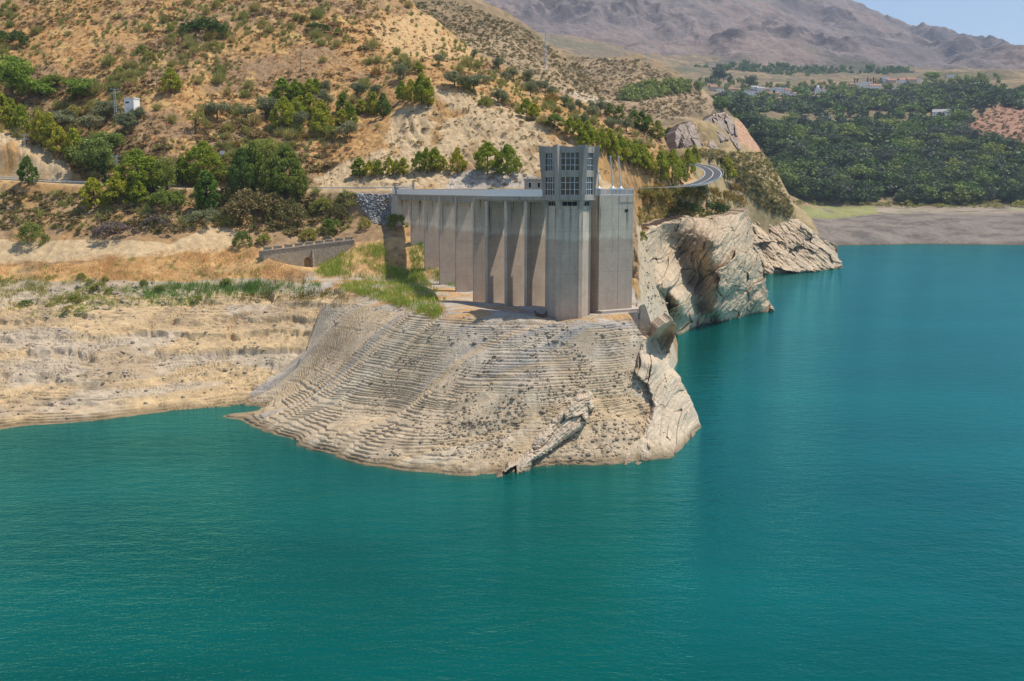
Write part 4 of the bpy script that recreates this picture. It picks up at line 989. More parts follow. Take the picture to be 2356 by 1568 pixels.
# riprap
polyR = [(820, 446), (870, 447), (908, 449), (913, 500), (893, 517), (862, 516), (842, 492), (826, 470)]
boulders = []; stones = []
for k in range(7):
    bm = bmesh.new(); bmesh.ops.create_icosphere(bm, subdivisions=2, radius=1)
    rr = random.Random(50 + k); pl = [(Vector((rr.gauss(0, 1), rr.gauss(0, 1), rr.gauss(0, 1))).normalized(), rr.uniform(.55, .85)) for _ in range(11)]
    for v in bm.verts:
        for n, d in pl:
            x = v.co.dot(n)
            if x > d: v.co -= n * (x - d)
    for v in bm.verts: v.co = Vector((v.co.x * 1.15, v.co.y, v.co.z * .8))
    me = bpy.data.meshes.new('boulder'); bm.to_mesh(me); bm.free(); me.materials.append(M['boulder']); boulders.append(me); m2 = me.copy(); m2.materials[0] = M['tan_stone']; stones.append(m2)
def boulder(p, s, label, group, name='boulder', cat='boulder', mat=None):
    o = link(name, random.choice(mat or boulders)); o.location = p; o.scale = (s * random.uniform(.8, 1.3), s * random.uniform(.8, 1.2), s * random.uniform(.7, 1.1))
    o.rotation_euler = (random.uniform(-.5, .5), random.uniform(-.5, .5), random.uniform(0, 6.3)); return tag(o, label, cat, group)
pts = []; tries = 0
while len(pts) < 190 and tries < 9000:
    tries += 1
    u, v = random.uniform(818, 915), random.uniform(445, 518)
    if not inpoly(np.array([u]), np.array([v]), polyR)[0]: continue
    if any((u - a) ** 2 + 1.6 * (v - b) ** 2 < 22 for a, b in pts): continue
    pts.append((u, v))
for (u, v), q in zip(pts, hill.hit([p[0] for p in pts], [p[1] for p in pts])):
    if np.isnan(q).any(): continue
    boulder((q[0], q[1] - .1, q[2] + .05), random.uniform(.38, .68), 'grey angular boulder in the rock pile beside the bridge abutment', 'riprap boulders beside the abutment')
# ------------------------------------------------------------------ vegetation
def leaf_quads(cs, size, g, flat=0.0, asp=1.6, up=0.0):
    """one randomly turned leaf face at every centre"""
    n = len(cs)
    a = g.normal(size=(n, 3)); a[:, 2] += up; a /= np.linalg.norm(a, axis=1)[:, None]
    b = g.normal(size=(n, 3)); b[:, 2] *= (1 - flat); b -= a * (a * b).sum(1)[:, None]; b /= np.linalg.norm(b, axis=1)[:, None]
    s = (size * g.uniform(.65, 1.35, n))[:, None]
    V = np.stack([cs - a * s * asp, cs + b * s * .8, cs + a * s * asp, cs - b * s * .8], 1).reshape(-1, 3)
    return V, np.arange(4 * n).reshape(-1, 4)
def clumpy(g, nclump, nleaf, shape, cr, size, asp=1.6, up=0.0, squash=.8):
    """crown of leaf clumps; shape(g) gives a clump centre"""
    cs = []
    for k in range(nclump):
        c = np.array(shape(g)); r = cr * g.uniform(.7, 1.35)
        p = g.normal(size=(nleaf, 3)); p /= np.linalg.norm(p, axis=1)[:, None]
        p *= (g.uniform(.35, 1, nleaf) ** .6)[:, None] * r; p[:, 2] *= squash
        cs.append(c + p)
    return leaf_quads(np.concatenate(cs), size, g, asp=asp, up=up)
def sph(g, rx, rz, zc, rmin=.45, lean=0):
    d = g.normal(size=3); d /= np.linalg.norm(d); r = g.uniform(rmin, 1) ** .6
    return (d[0] * rx * r, d[1] * rx * r, zc + d[2] * rz * r)
def conic(g, w, z0, sharp=1.0):
    z = g.uniform(0, 1) ** .85; prof = math.sin(math.pi * min(.96, .22 + .78 * z)) ** sharp * (1 - .25 * z)
    a = g.uniform(0, 6.283); r = w * prof * g.uniform(.45, 1) ** .5
    return (r * math.cos(a), r * math.sin(a), z0 + (1 - z0) * (.04 + .93 * z))
def trunk_mesh(g, h, r, limbs=4, spread=.2, lean=0.0):
    m = MB(); top = Vector((lean, lean * .4, h)); mid = Vector((lean * .3, 0, h * .5))
    m.tube((0, 0, -.06), mid, r, r * .75, 7); m.tube(mid, top, r * .75, r * .35, 7)
    for i in range(limbs):
        a = g.uniform(0, 6.28); s = mid.lerp(top, g.uniform(0, .8))
        m.tube(s, s + Vector((math.cos(a) * spread, math.sin(a) * spread, g.uniform(.1, .25))), r * .4, r * .12, 5)
    return m.mesh('trunk', M['bark'])
M['pine'] = m_leaf('pine_needles', (.40, .40, .035), (.14, .19, .02))
M['pine_dark'] = m_leaf('dark_pine_needles', (.25, .29, .05), (.10, .14, .03))
M['olive'] = m_leaf('olive_leaves', (.26, .27, .14), (.13, .145, .07))
M['broadleaf'] = m_leaf('broad_leaves', (.22, .32, .04), (.10, .16, .025), .35, .012)
M['pale_leaf'] = m_leaf('feathery_leaves', (.30, .35, .08), (.16, .20, .045), .3, .012)
M['mastic'] = m_leaf('mastic_leaves', (.075, .125, .022), (.03, .055, .012), .15)
M['forest'] = m_leaf('oak_leaves', (.115, .16, .055), (.042, .07, .03), .12, .03)
M['forest_light'] = m_leaf('orchard_leaves', (.24, .29, .06), (.10, .15, .04), .2, .03)
M['forest_grey'] = m_leaf('grove_leaves', (.13, .15, .09), (.07, .085, .055), .15, .02)
M['broom'] = m_leaf('broom_stems', (.42, .38, .13), (.24, .22, .07), .3)
M['gorse'] = m_leaf('gorse_stems', (.32, .22, .035), (.16, .13, .03), .3)
M['cushion'] = m_leaf('cushion_scrub', (.34, .25, .10), (.17, .13, .055), .15)
M['bramble'] = m_leaf('bramble_leaves', (.22, .19, .065), (.11, .10, .035), .2)
M['dry_twig'] = m_leaf('dry_twigs', (.20, .155, .13), (.12, .09, .08), .2)
M['tamarisk'] = m_leaf('tamarisk_leaves', (.34, .33, .07), (.18, .19, .045), .3)
M['reed'] = m_leaf('reed_blades', (.26, .36, .05), (.13, .21, .04), .35)
M['dry_grass'] = m_leaf('dry_grass_blades', (.60, .40, .17), (.42, .27, .10), .35)
M['red_weed'] = m_leaf('rusty_weed', (.28, .15, .03), (.17, .16, .03), .3)

def variants(fn, k, s): return [fn(np.random.default_rng(s + i)) for i in range(k)]
def v_pine(w, mat, sharp=1.1, ncl=64, nl=24, cr=.092, sz=.032):
    def f(g):
        V, Fc = clumpy(g, ncl, nl * 2, lambda q: conic(q, w, .10, sharp), cr, sz * .66, 2.1, .5, .85)
        return np_mesh('crown', V, Fc, mat), trunk_mesh(g, .85, .025, 6, .16)
    return f
def v_round(w, mat, z0=.3, ncl=60, nl=22, cr=.12, sz=.032, lim=5, lean=.05, rmin=.5, kq=2):
    def f(g):
        rz = (1 - z0) / 2; lo = [sph(g, w * .5, rz * .5, z0 + rz) for _ in range(5)]
        def shp(q):
            c = lo[int(q.integers(0, 5))]; p = sph(q, w * .55, rz * .6, 0, rmin); return (c[0] + p[0], c[1] + p[1], max(z0 * .8, min(.97, c[2] + p[2])))
        V, Fc = clumpy(g, ncl, int(nl * kq), shp, cr, sz / kq ** .6, 1.6)
        return np_mesh('crown', V, Fc, mat), trunk_mesh(g, z0 + rz, .04, lim, .22, lean)
    return f
def v_bush(w, mat, ncl=50, nl=26, cr=.17, sz=.045, flat=.9, kq=2.2):
    def f(g):
        def shp(q):
            a = q.uniform(0, 6.283); r = w * q.uniform(0, 1) ** .5; z = .85 * math.sqrt(max(0, 1 - (r / w) ** 2)) * q.uniform(.35, 1) ** .5
            return (r * math.cos(a) * .92, r * math.sin(a) * .92, z * flat)
        V, Fc = clumpy(g, ncl, int(nl * kq), shp, cr, sz / kq ** .6, 1.6); return (np_mesh('bush', V, Fc, mat), None)
    return f
def v_spray(mat, n=150, w=.5, thick=.012):
    """broom-like bush of upright thin sprays"""
    def f(g):
        a = g.uniform(0, 6.283, n); t = np.abs(g.normal(0, .52, n)); L = g.uniform(.35, 1.05, n) * (1 - .25 * t)
        r0 = g.uniform(0, .18, n) * w
        d = np.c_[np.cos(a) * np.sin(t), np.sin(a) * np.sin(t), np.cos(t)]
        p0 = np.c_[np.cos(a) * r0, np.sin(a) * r0, np.full(n, -.03)]; p1 = p0 + d * L[:, None]
        s = np.cross(d, g.normal(size=(n, 3))); s /= np.linalg.norm(s, axis=1)[:, None]; pm = p0 + d * L[:, None] * .62
        V = np.stack([p0, pm + s * thick * 2.4, p1, pm - s * thick * 2.4], 1).reshape(-1, 3)
        return (np_mesh('bush', V, np.arange(4 * n).reshape(-1, 4), mat), None)
    return f
VAR = {
 'pine': variants(v_pine(.42, M['pine']), 5, 1), 'pine_dark': variants(v_pine(.40, M['pine_dark'], 1.0), 4, 11),
 'pine_slim': variants(v_pine(.27, M['pine'], 1.1, 52, 24, .09), 4, 21), 'big_pine': variants(v_pine(.44, M['pine'], .95, 120, 26, .08, .022), 3, 31), 'big_pine_dark': variants(v_pine(.43, M['pine_dark'], .9, 125, 26, .08, .022), 4, 36),
 'cypress': variants(v_pine(.10, M['mastic'], .5, 50, 20, .05, .022), 2, 41),
 'olive': variants(v_round(.52, M['olive'], .28), 6, 51), 'almond': variants(v_round(.5, M['tamarisk'], .35, 26, 16, .12, .03, 9, .12), 2, 61),
 'broadleaf': variants(v_round(.55, M['broadleaf'], .12, 80, 24, .11, .032), 3, 71), 'pale': variants(v_round(.6, M['pale_leaf'], .12, 90, 24, .11, .03), 3, 81),
 'oak': variants(v_round(.62, M['pine_dark'], .15, 90, 24, .12, .028), 3, 91), 'poplar': variants(v_pine(.26, M['broadleaf'], .5, 90, 26, .075, .024), 2, 95),
 'mastic': variants(v_bush(.95, M['mastic']), 3, 101), 'bramble': variants(v_bush(.95, M['bramble'], 70, 26), 3, 111), 'tamarisk': variants(v_bush(.62, M['tamarisk'], 60, 24, .14, .035, 1.0), 4, 121), 'greenbush': variants(v_bush(.75, M['pine_dark'], 60, 24, .15, .04, 1.0), 3, 131), 'dry': variants(v_bush(.9, M['dry_twig'], 60, 24, .16, .04), 2, 141), 'sage': variants(v_bush(.8, M['olive'], 60, 24, .16, .04), 2, 145),
 'broom': variants(v_spray(M['broom'], 420, .9, .0065), 5, 151), 'gorse': variants(v_bush(.7, M['gorse'], 36, 22, .17, .05), 3, 161), 'cushion': variants(v_bush(.85, M['cushion'], 26, 20, .22, .07), 4, 171),
 'forest': variants(v_round(.62, M['forest'], .08, 46, 20, .15, .042, 2), 6, 181), 'forest_light': variants(v_round(.60, M['forest_light'], .08, 46, 20, .15, .042, 2), 3, 191), 'forest_grey': variants(v_round(.66, M['forest_grey'], .08, 46, 20, .15, .042, 2), 3, 196),
}
PARTW = {}      # half width of a variant of unit height, measured
def width(me): c = np.empty(len(me.vertices) * 3, np.float32); me.vertices.foreach_get('co', c); c = c.reshape(-1, 3); return float(np.percentile(np.hypot(c[:, 0], c[:, 1]), 92))
for k in VAR: PARTW[k] = [width(v[0]) for v in VAR[k]]
def plant(kind, name, p, h, w, label, cat, group=None, parts=True):
    i = random.randrange(len(VAR[kind])); cr, tr = VAR[kind][i]
    sx = (w / 2) / PARTW[kind][i]
    if tr is None or not parts:
        o = link(name, cr)
    else:
        o = empty(name); link('crown', cr, o); link('trunk', tr, o)
    o.location = (p[0], p[1], p[2] - .03 * h); o.rotation_euler = (0, 0, random.uniform(0, 6.28)); o.scale = (sx, sx, h)
    return tag(o, label, cat, group)
def on(T, u, v):
    q = T.hit([u], [v])[0]
    if np.isnan(q).any(): q = np.array(at(u, v, 400))
    return q
def put(kind, name, u, v, hp, wp, label, cat, group=None, T=None, parts=True):
    q = on(T or hill, u, v); s = q[1] / F
    return plant(kind, name, q, hp * s * 1.04, wp * s, label, cat, group, parts)

ORD = ['first', 'second', 'third', 'fourth', 'fifth', 'sixth', 'seventh', 'eighth', 'ninth', 'tenth', 'eleventh', 'twelfth', 'thirteenth', 'fourteenth', 'fifteenth', 'sixteenth', 'seventeenth', 'eighteenth', 'nineteenth', 'twentieth']
def cluster(kind, name, cat, where, group, rows):
    rows = sorted(rows)
    for i, (u, v, hh, ww, *kk) in enumerate(rows):
        put(kk[0] if kk else kind, name, u, v, hh, ww, f'{where[0]}, {ORD[i] if len(rows) > 1 else "single one"} from the left {where[1]}', cat, group)
cluster('pine', 'pine_tree', 'pine tree', ('young bright pine', 'in the row above the bridge'), 'young pines above the bridge',
        [(827, 408, 42, 34, 'pine_slim'), (851, 408, 36, 26), (871, 405, 36, 24, 'pine_slim'), (896, 405, 42, 25), (912, 404, 33, 22), (928, 402, 37, 25, 'pine_slim'), (965, 398, 46, 30), (982, 398, 54, 30), (1001, 397, 54, 30, 'pine_slim'), (1021, 395, 33, 20), (1052, 400, 56, 38, 'pine')])
cluster('big_pine', 'pine_tree', 'pine tree', ('broad rounded pine', 'of the pair just left of the tower'), 'pair of broad pines left of the tower', [(1122, 401, 70, 62), (1168, 403, 66, 56)])
cluster('pine', 'pine_tree', 'pine tree', ('bushy pine', 'in the mid-hill grove'), 'pine grove halfway up the hill',
        [(650, 235, 50, 50), (680, 233, 46, 34), (692, 229, 36, 30), (713, 226, 40, 38), (728, 221, 36, 28), (655, 302, 74, 56, 'big_pine'), (681, 292, 62, 42), (692, 263, 40, 26, 'pine_slim'), (713, 273, 55, 30, 'pine_slim'), (735, 311, 56, 40), (740, 288, 54, 34, 'pine_slim'), (755, 302, 42, 28)])
cluster('pine_slim', 'pine_tree', 'pine tree', ('slim young pine', 'beside the sandy cut'), 'young pines at the edge of the sandy cut',
        [(790, 263, 46, 32), (787, 291, 36, 32), (811, 291, 46, 22), (833, 263, 32, 28), (860, 266, 50, 30), (882, 271, 52, 34, 'pine_dark')])
cluster('pine', 'pine_tree', 'pine tree', ('bright pine', 'crowning the sandy cut'), 'pine clump on top of the sandy cut', [(925, 237, 46, 30), (946, 237, 50, 30), (970, 241, 66, 38), (985, 246, 62, 28, 'pine_slim')])
cluster('pine', 'pine_tree', 'pine tree', ('tall yellow-green pine', 'in the gully at left'), 'pines down the gully',
        [(8, 292, 72, 44), (30, 300, 66, 36), (52, 312, 66, 40), (95, 338, 76, 42), (117, 344, 80, 38, 'pine_slim'), (140, 362, 66, 44), (172, 374, 72, 38, 'pine_slim')])
cluster('big_pine', 'pine_tree', 'pine tree', ('large rounded pine', 'beside the grey power pole'), 'pines by the power pole', [(318, 442, 92, 88), (352, 438, 74, 62), (420, 428, 64, 44, 'pine'), (470, 432, 102, 84)])
cluster('pine', 'pine_tree', 'pine tree', ('low bushy pine', 'in the group below the road'), 'pines below the road', [(66, 428, 64, 40, 'pine_dark'), (218, 480, 66, 60), (275, 472, 70, 62), (320, 474, 56, 40)])
cluster('big_pine_dark', 'pine_tree', 'pine tree', ('big dark green pine', 'in the dark group beside the road'), 'dark pines beside the road', [(560, 452, 106, 66), (587, 447, 114, 50, 'pine_dark'), (626, 456, 116, 64), (660, 462, 122, 84), (684, 458, 88, 46)])
band = [(1312, 312, 40, 30), (1332, 322, 46, 32), (1352, 330, 48, 32), (1366, 348, 50, 34), (1386, 352, 52, 34), (1404, 356, 54, 36), (1412, 374, 52, 36), (1432, 376, 54, 34), (1446, 380, 52, 34), (1458, 388, 52, 32), (1472, 388, 50, 32), (1486, 398, 50, 32), (1497, 404, 46, 28), (1345, 345, 40, 30), (1424, 360, 46, 32), (1462, 372, 46, 30), (1480, 380, 44, 30)]
cluster('pine', 'pine_tree', 'pine tree', ('pine', 'in the thick band behind the tower'), 'pine band behind the tower', band)
cluster('pine', 'pine_tree', 'pine tree', ('tall pine', 'in the clump before the road bend'), 'pines by the road bend', [(1520, 418, 66, 38), (1546, 422, 74, 44, 'big_pine'), (1566, 423, 46, 34, 'pine_dark'), (1582, 404, 58, 34), (1597, 392, 52, 30)])
put('pine', 'pine_tree', 1673, 414, 48, 36, 'lone pine on the outside of the road bend', 'pine tree')
put('pine', 'pine_tree', 394, 216, 54, 44, 'lone bright green pine standing on a path high on the hillside', 'pine tree')
put('pine', 'pine_tree', 963, 169, 24, 22, 'small round bright pine above the clump on the sandy cut', 'pine tree')
put('pine', 'pine_tree', 1212, 267, 38, 32, 'left one of two pines beside the bare ridge behind the tower', 'pine tree')
put('pine_slim', 'pine_tree', 1229, 273, 32, 26, 'right one of two pines beside the bare ridge behind the tower', 'pine tree')
put('cypress', 'cypress_tree', 241, 428, 58, 12, 'thin dark cypress beside the grey power pole', 'cypress')
for i, (u, v) in enumerate(((1632, 379), (1651, 381), (1659, 378))): put('cypress', 'cypress_tree', u, v, 15, 5, f'tiny dark cypress behind the road bend, {ORD[i]} from the left', 'cypress', 'cypresses behind the road bend')
ol = [(244, 284, 50, 70), (297, 306, 46, 56), (318, 286, 36, 32), (207, 313, 50, 66), (140, 302, 46, 86), (500, 277, 46, 56), (567, 277, 36, 40), (612, 276, 50, 48), (745, 252, 42, 44), (748, 216, 28, 34), (690, 301, 42, 38), (800, 327, 46, 52), (822, 226, 36, 34), (865, 226, 32, 28), (922, 190, 40, 34)]
cluster('olive', 'olive_tree', 'olive tree', ('grey-green round olive tree', 'left of the sandy cut'), 'olive trees on the left hillside', ol)
ol2 = [(1010, 151, 24, 26), (1045, 201, 36, 40), (1066, 206, 28, 34), (1091, 212, 36, 46), (1090, 139, 24, 16), (1120, 196, 24, 22), (1147, 162, 28, 26), (1146, 238, 32, 40), (1163, 189, 24, 22), (1181, 184, 26, 24), (1216, 187, 24, 24), (1221, 222, 30, 28)]
cluster('olive', 'olive_tree', 'olive tree', ('small dark-trunked olive', 'below the bare hill crest'), 'olive trees below the crest', ol2)
ol3 = [(1236, 213, 30, 26), (1254, 214, 28, 24), (1267, 227, 26, 26), (1299, 245, 27, 28), (1312, 264, 26, 24), (1332, 257, 26, 20), (1361, 257, 24, 20), (1364, 278, 32, 30), (1381, 264, 32, 28), (1338, 297, 38, 34), (1408, 305, 36, 40), (1441, 306, 36, 28)]
cluster('olive', 'olive_tree', 'olive tree', ('round grey olive tree', 'on the slope behind the tower'), 'olive trees behind the tower', ol3)
ol4 = [(1402, 268, 28, 24), (1424, 277, 32, 24), (1458, 291, 36, 28), (1476, 301, 42, 30), (1491, 307, 40, 26), (1513, 320, 40, 30), (1538, 337, 40, 32), (1276, 294, 30, 44)]
cluster('pine_dark', 'pine_tree', 'pine tree', ('dark bushy pine', 'on the skyline near the crags'), 'dark pines along the falling skyline', ol4)
put('almond', 'almond_tree', 450, 307, 52, 44, 'sparse thin-crowned almond tree alone on the bare middle slope', 'almond tree')
put('almond', 'almond_tree', 763, 327, 40, 34, 'sparse almond tree at the left foot of the sandy cut', 'almond tree')
for u, v, hh, ww, k, lab in ((28, 240, 112, 88, 'broadleaf', 'tallest dark leafy tree at the left edge of the hillside'), (92, 228, 46, 58, 'broadleaf', 'bright green fig tree beside the tall leafy tree at the left edge'), (190, 226, 48, 80, 'broadleaf', 'spreading bright green fig tree above the white hut'),
    (225, 402, 86, 108, 'pale', 'feathery pale green tree behind the dark cypress'), (252, 342, 38, 86, 'pale', 'low feathery green tree on the slope below the white hut'), (386, 442, 78, 62, 'oak', 'dark leafy tree between the rounded pines by the road'), (478, 488, 92, 50, 'poplar', 'bright leafy young poplar in front of the big pines'), (605, 384, 62, 100, 'oak', 'dark flat-topped oak behind the big dark pines')):
    put(k, 'broadleaf_tree', u, v, hh, ww, lab, 'tree')
for u, v, hh, ww, k, lab in ((474, 84, 48, 118, 'mastic', 'wide dark green mastic dome high on the bare hillside'), (28, 106, 44, 80, 'mastic', 'dark shrub mass at the upper left edge'), (731, 72, 22, 60, 'mastic', 'flat dark shrub on the upper slope right of the mastic dome'), (124, 200, 32, 60, 'greenbush', 'dark bush left of the spreading fig tree'), (173, 271, 32, 40, 'tamarisk', 'round bright bush left of the white hut'),
    (215, 258, 32, 34, 'tamarisk', 'yellow-green bush just left of the white hut'), (590, 500, 80, 140, 'bramble', 'broad brown-green bramble thicket below the big dark pines'), (530, 470, 60, 60, 'bramble', 'bramble thicket climbing beside the young poplar'), (660, 510, 62, 90, 'bramble', 'brown-green bramble hump right of the broad thicket'), (470, 512, 40, 84, 'sage', 'silvery sage-coloured bush below the young poplar'), (385, 480, 52, 90, 'greenbush', 'dark green bush mass right of the low pines below the road'), (765, 536, 40, 54, 'greenbush', 'round green bush right of the bramble thicket'),
    (710, 553, 32, 40, 'tamarisk', 'yellow-green bush beside the old stone wall'), (558, 568, 44, 44, 'greenbush', 'grey-green round bush at the left end of the stone wall track'), (607, 562, 28, 34, 'tamarisk', 'small light green bush left of the stone wall'), (527, 522, 34, 34, 'tamarisk', 'bright bush at the foot of the bramble thicket'), (913, 524, 38, 48, 'greenbush', 'dark bush in the shade at the foot of the bridge abutment'), (840, 527, 32, 34, 'tamarisk', 'light bush below the boulder pile'), (75, 560, 56, 66, 'tamarisk', 'large round olive-green bush on the pale bank at left'),
    (1575, 502, 50, 90, 'mastic', 'dark dense shrub on the left part of the cliff top'), (1640, 500, 46, 84, 'mastic', 'dark dense shrub on the right part of the cliff top'), (270, 538, 34, 100, 'dry', 'tangle of dry grey twigs on the edge of the pale bank'), (360, 520, 30, 70, 'dry', 'smaller tangle of dry twigs right of the bank edge'), (780, 500, 38, 50, 'bramble', 'brown bush uphill of the round green bush'), (740, 490, 40, 56, 'tamarisk', 'greenish bush between the thicket and the boulder pile'), (1128, 452, 22, 30, 'greenbush', 'small bush behind the bridge parapet'), (1478, 555, 26, 22, 'tamarisk', 'green bush beside the right wall of the intake block'), (1490, 470, 40, 40, 'gorse', 'yellow gorse bush right of the intake block roof')):
    put(k, 'shrub', u, v, hh, ww, lab, 'shrub')
for i, (u, v, hh, ww) in enumerate(sorted([(1530, 470, 34, 40), (1560, 455, 30, 44), (1605, 462, 28, 40), (1640, 455, 30, 40), (1672, 462, 32, 44), (1700, 470, 26, 36), (1690, 445, 28, 36), (1515, 440, 26, 36), (1655, 478, 26, 30), (1545, 492, 24, 30)])):
    put('gorse', 'shrub', u, v, hh, ww, f'golden gorse bush on the cliff top below the road bend, {ORD[i]} from left', 'shrub', 'gorse bushes on the cliff top')

for i, (u, v, hh, ww, k) in enumerate(sorted([(1486, 448, 26, 28, 'broom'), (1507, 454, 32, 36, 'tamarisk'), (1530, 452, 28, 34, 'broom'), (1550, 448, 28, 36, 'tamarisk'), (1570, 446, 24, 34, 'gorse'), (1590, 446, 24, 30, 'broom'), (1612, 448, 22, 32, 'tamarisk')])):
    put(k, 'shrub', u, v, hh, ww, f'low roadside bush before the road bend, {ORD[i]} from the intake block', 'shrub', 'bushes along the roadside before the bend')
for i, (u, v, hh, ww) in enumerate(sorted([(187, 642, 16, 22), (207, 652, 12, 18), (224, 664, 15, 26), (172, 692, 16, 32), (158, 716, 16, 26), (243, 646, 12, 16), (331, 656, 15, 18), (214, 670, 11, 18), (252, 674, 12, 22), (366, 668, 14, 24), (60, 702, 14, 30), (115, 705, 10, 20), (455, 690, 12, 24), (520, 655, 18, 26)])):
    put('tamarisk' if i % 3 else 'greenbush', 'weed_clump', u, v, hh, ww, f'low green weed clump on the left bench above the pale bank, {ORD[i]} from the left', 'weeds', 'weed clumps on the left bench')
# ---- scrub: the 280 that show largest as bushes of their own, the rest as one cover
def scatter(poly, n, T, mind=0, dens=None, seed=0):
    g = np.random.default_rng(seed); P = np.array(poly); out = []
    u = g.uniform(P[:, 0].min(), P[:, 0].max(), n * 3); v = g.uniform(P[:, 1].min(), P[:, 1].max(), n * 3)
    k = inpoly(u, v, poly); u, v = u[k][:n], v[k][:n]
    q = T.hit(u, v); ok = ~np.isnan(q).any(1)
    return u[ok], v[ok], q[ok]
def merged(name, base, P, H, Wd, g, mats):
    """many small copies joined into one cover; base: list of (V, F)"""
    Vs = []; Fs = []; k = 0
    for p, h, w in zip(P, H, Wd):
        V, Fc = base[int(g.integers(0, len(base)))]; a = g.uniform(0, 6.283); c, s = math.cos(a), math.sin(a)
        Vs.append(np.c_[(V[:, 0] * c - V[:, 1] * s) * w + p[0], (V[:, 0] * s + V[:, 1] * c) * w + p[1], V[:, 2] * h + p[2]]); Fs.append(Fc + k); k += len(V)
    return np_mesh(name, np.concatenate(Vs), np.concatenate(Fs), mats)
def raw(me):
    c = np.empty(len(me.vertices) * 3, np.float32); me.vertices.foreach_get('co', c); f = np.empty(len(me.polygons) * 4, np.int32); me.loops.foreach_get('vertex_index', f); return c.reshape(-1, 3).copy(), f.reshape(-1, 4).copy()
upper = [(-20, -20), (905, -20), (1080, 112), (1360, 250), (1600, 360), (1500, 410), (1340, 330), (1230, 285), (1000, 205), (890, 265), (860, 330), (740, 395), (700, 430), (200, 420), (100, 340), (-20, 300)]
g = np.random.default_rng(77)
u, v, q = scatter(upper, 9000, hill, seed=5)
dn = fbm(q[:, 0] / 22, q[:, 1] / 30, 4, 120); dn2 = fbm(q[:, 0] / 14, q[:, 1] / 14, 3, 121)
keep = g.uniform(size=len(u)) < .48 + 1.1 * dn
u, v, q, dn2 = u[keep], v[keep], q[keep], dn2[keep]
size = np.exp(g.normal(0, .38, len(u))) * 1.15
isb = (dn2 + g.normal(0, .25, len(u))) > -.02
hgt = np.where(isb, size * 1.5, size * .75); wid = np.where(isb, size * 1.5, size * 1.5)
score = size / q[:, 1] * np.where(isb, 1.2, .8); order = np.argsort(-score)
for i in order[:280]:
    k = 'broom' if isb[i] else 'cushion'
    if isb[i] and g.uniform() < .10: k = 'gorse'
    if isb[i] and g.uniform() < .25: k = 'tamarisk'
    lab = {'broom': 'grey-green broom bush scattered on the dry hillside', 'cushion': 'low brown cushion shrub scattered on the dry hillside', 'gorse': 'yellowish gorse bush scattered on the dry hillside', 'tamarisk': 'olive-green rounded bush scattered on the dry hillside'}[k]
    plant(k, 'scrub_bush', q[i], hgt[i] * 1.15, wid[i] * 1.15, lab, 'bush', 'scrub bushes on the dry hillside')
rest = order[280:]
small_b = [raw(m) for m, _ in variants(v_spray(M['broom'], 56, .9, .018), 4, 300)]; small_c = [raw(m) for m, _ in variants(v_bush(.5, M['cushion'], 10, 14, .2, .07, kq=1), 4, 310)]
rb = [i for i in rest if isb[i]]; rc = [i for i in rest if not isb[i]]
tag(link('broom_scrub', merged('broom_scrub', small_b, q[rb] - [0, 0, .05], hgt[rb], wid[rb], g, M['broom'])), kind='stuff')
tag(link('cushion_scrub', merged('cushion_scrub', small_c, q[rc] - [0, 0, .05], hgt[rc], wid[rc], g, M['cushion'])), kind='stuff')
u, v, q = scatter(upper, 5000, hill, seed=19); s = np.exp(g.normal(0, .35, len(u))) * .55
tag(link('dry_tufts', merged('dry_tufts', small_b, q - [0, 0, .05], s * 1.1, s * 1.5, g, M['dry_grass'])), kind='stuff')
# dots of scrub on the bare cut and on the far ridges
sandp = [(700, 425), (860, 330), (960, 245), (1100, 220), (1250, 290), (1340, 335), (1420, 400), (1250, 430), (960, 428)]
u, v, q = scatter(sandp, 520, hill, seed=6); s = np.exp(g.normal(0, .4, len(u))) * .55
tag(link('cut_scrub', merged('cut_scrub', small_c, q - [0, 0, .05], s * .9, s * 1.5, g, M['cushion'])), kind='stuff')
below = [(-20, 440), (700, 445), (820, 450), (830, 520), (700, 560), (520, 520), (400, 540), (-20, 530)]
u, v, q = scatter(below, 900, hill, seed=7); s = np.exp(g.normal(0, .4, len(u))) * .95
k = g.uniform(size=len(u)) < .6
tag(link('bank_scrub', merged('bank_scrub', small_b, q[k] - [0, 0, .05], s[k] * 1.2, s[k] * 1.5, g, M['broom'])), kind='stuff')
tag(link('bank_bramble', merged('bank_bramble', small_c, q[~k] - [0, 0, .05], s[~k] * 1.1, s[~k] * 2, g, M['bramble'])), kind='stuff')
clifft = [(1468, 436), (1600, 432), (1720, 455), (1720, 485), (1640, 498), (1500, 510), (1470, 560)]
u, v, q = scatter(clifft, 420, hill, seed=8); s = np.exp(g.normal(0, .35, len(u))) * .9
tag(link('cliff_scrub', merged('cliff_scrub', small_b, q - [0, 0, .05], s * 1.3, s * 1.6, g, M['broom'])), kind='stuff')
cragp = [(1560, 365), (1610, 345), (1700, 352), (1775, 352), (1790, 420), (1835, 505), (1770, 492), (1730, 460), (1700, 430), (1660, 370)]
u, v, q = scatter(cragp, 1500, hill, seed=9); s = np.exp(g.normal(0, .4, len(u))) * 1.15
k = np.arange(len(u)) % 5 < 2
tag(link('crag_broom', merged('crag_broom', small_b, q[k] - [0, 0, .05], s[k] * 1.3, s[k] * 1.7, g, M['broom'])), kind='stuff')
tag(link('crag_scrub', merged('crag_scrub', small_c, q[~k] - [0, 0, .05], s[~k] * 1.0, s[~k] * 1.6, g, M['bramble'])), kind='stuff')
ridge2 = [(930, 5), (1050, 5), (1200, 60), (1320, 150), (1380, 240), (1300, 215), (1100, 120), (1000, 60)]
u, v, q = scatter(ridge2, 1500, val, seed=10); s = np.exp(g.normal(0, .35, len(u))) * 1.25
tag(link('ridge_scrub', merged('ridge_scrub', small_c, q - [0, 0, .05], s * .9, s * 1.5, g, M['cushion'])), kind='stuff')
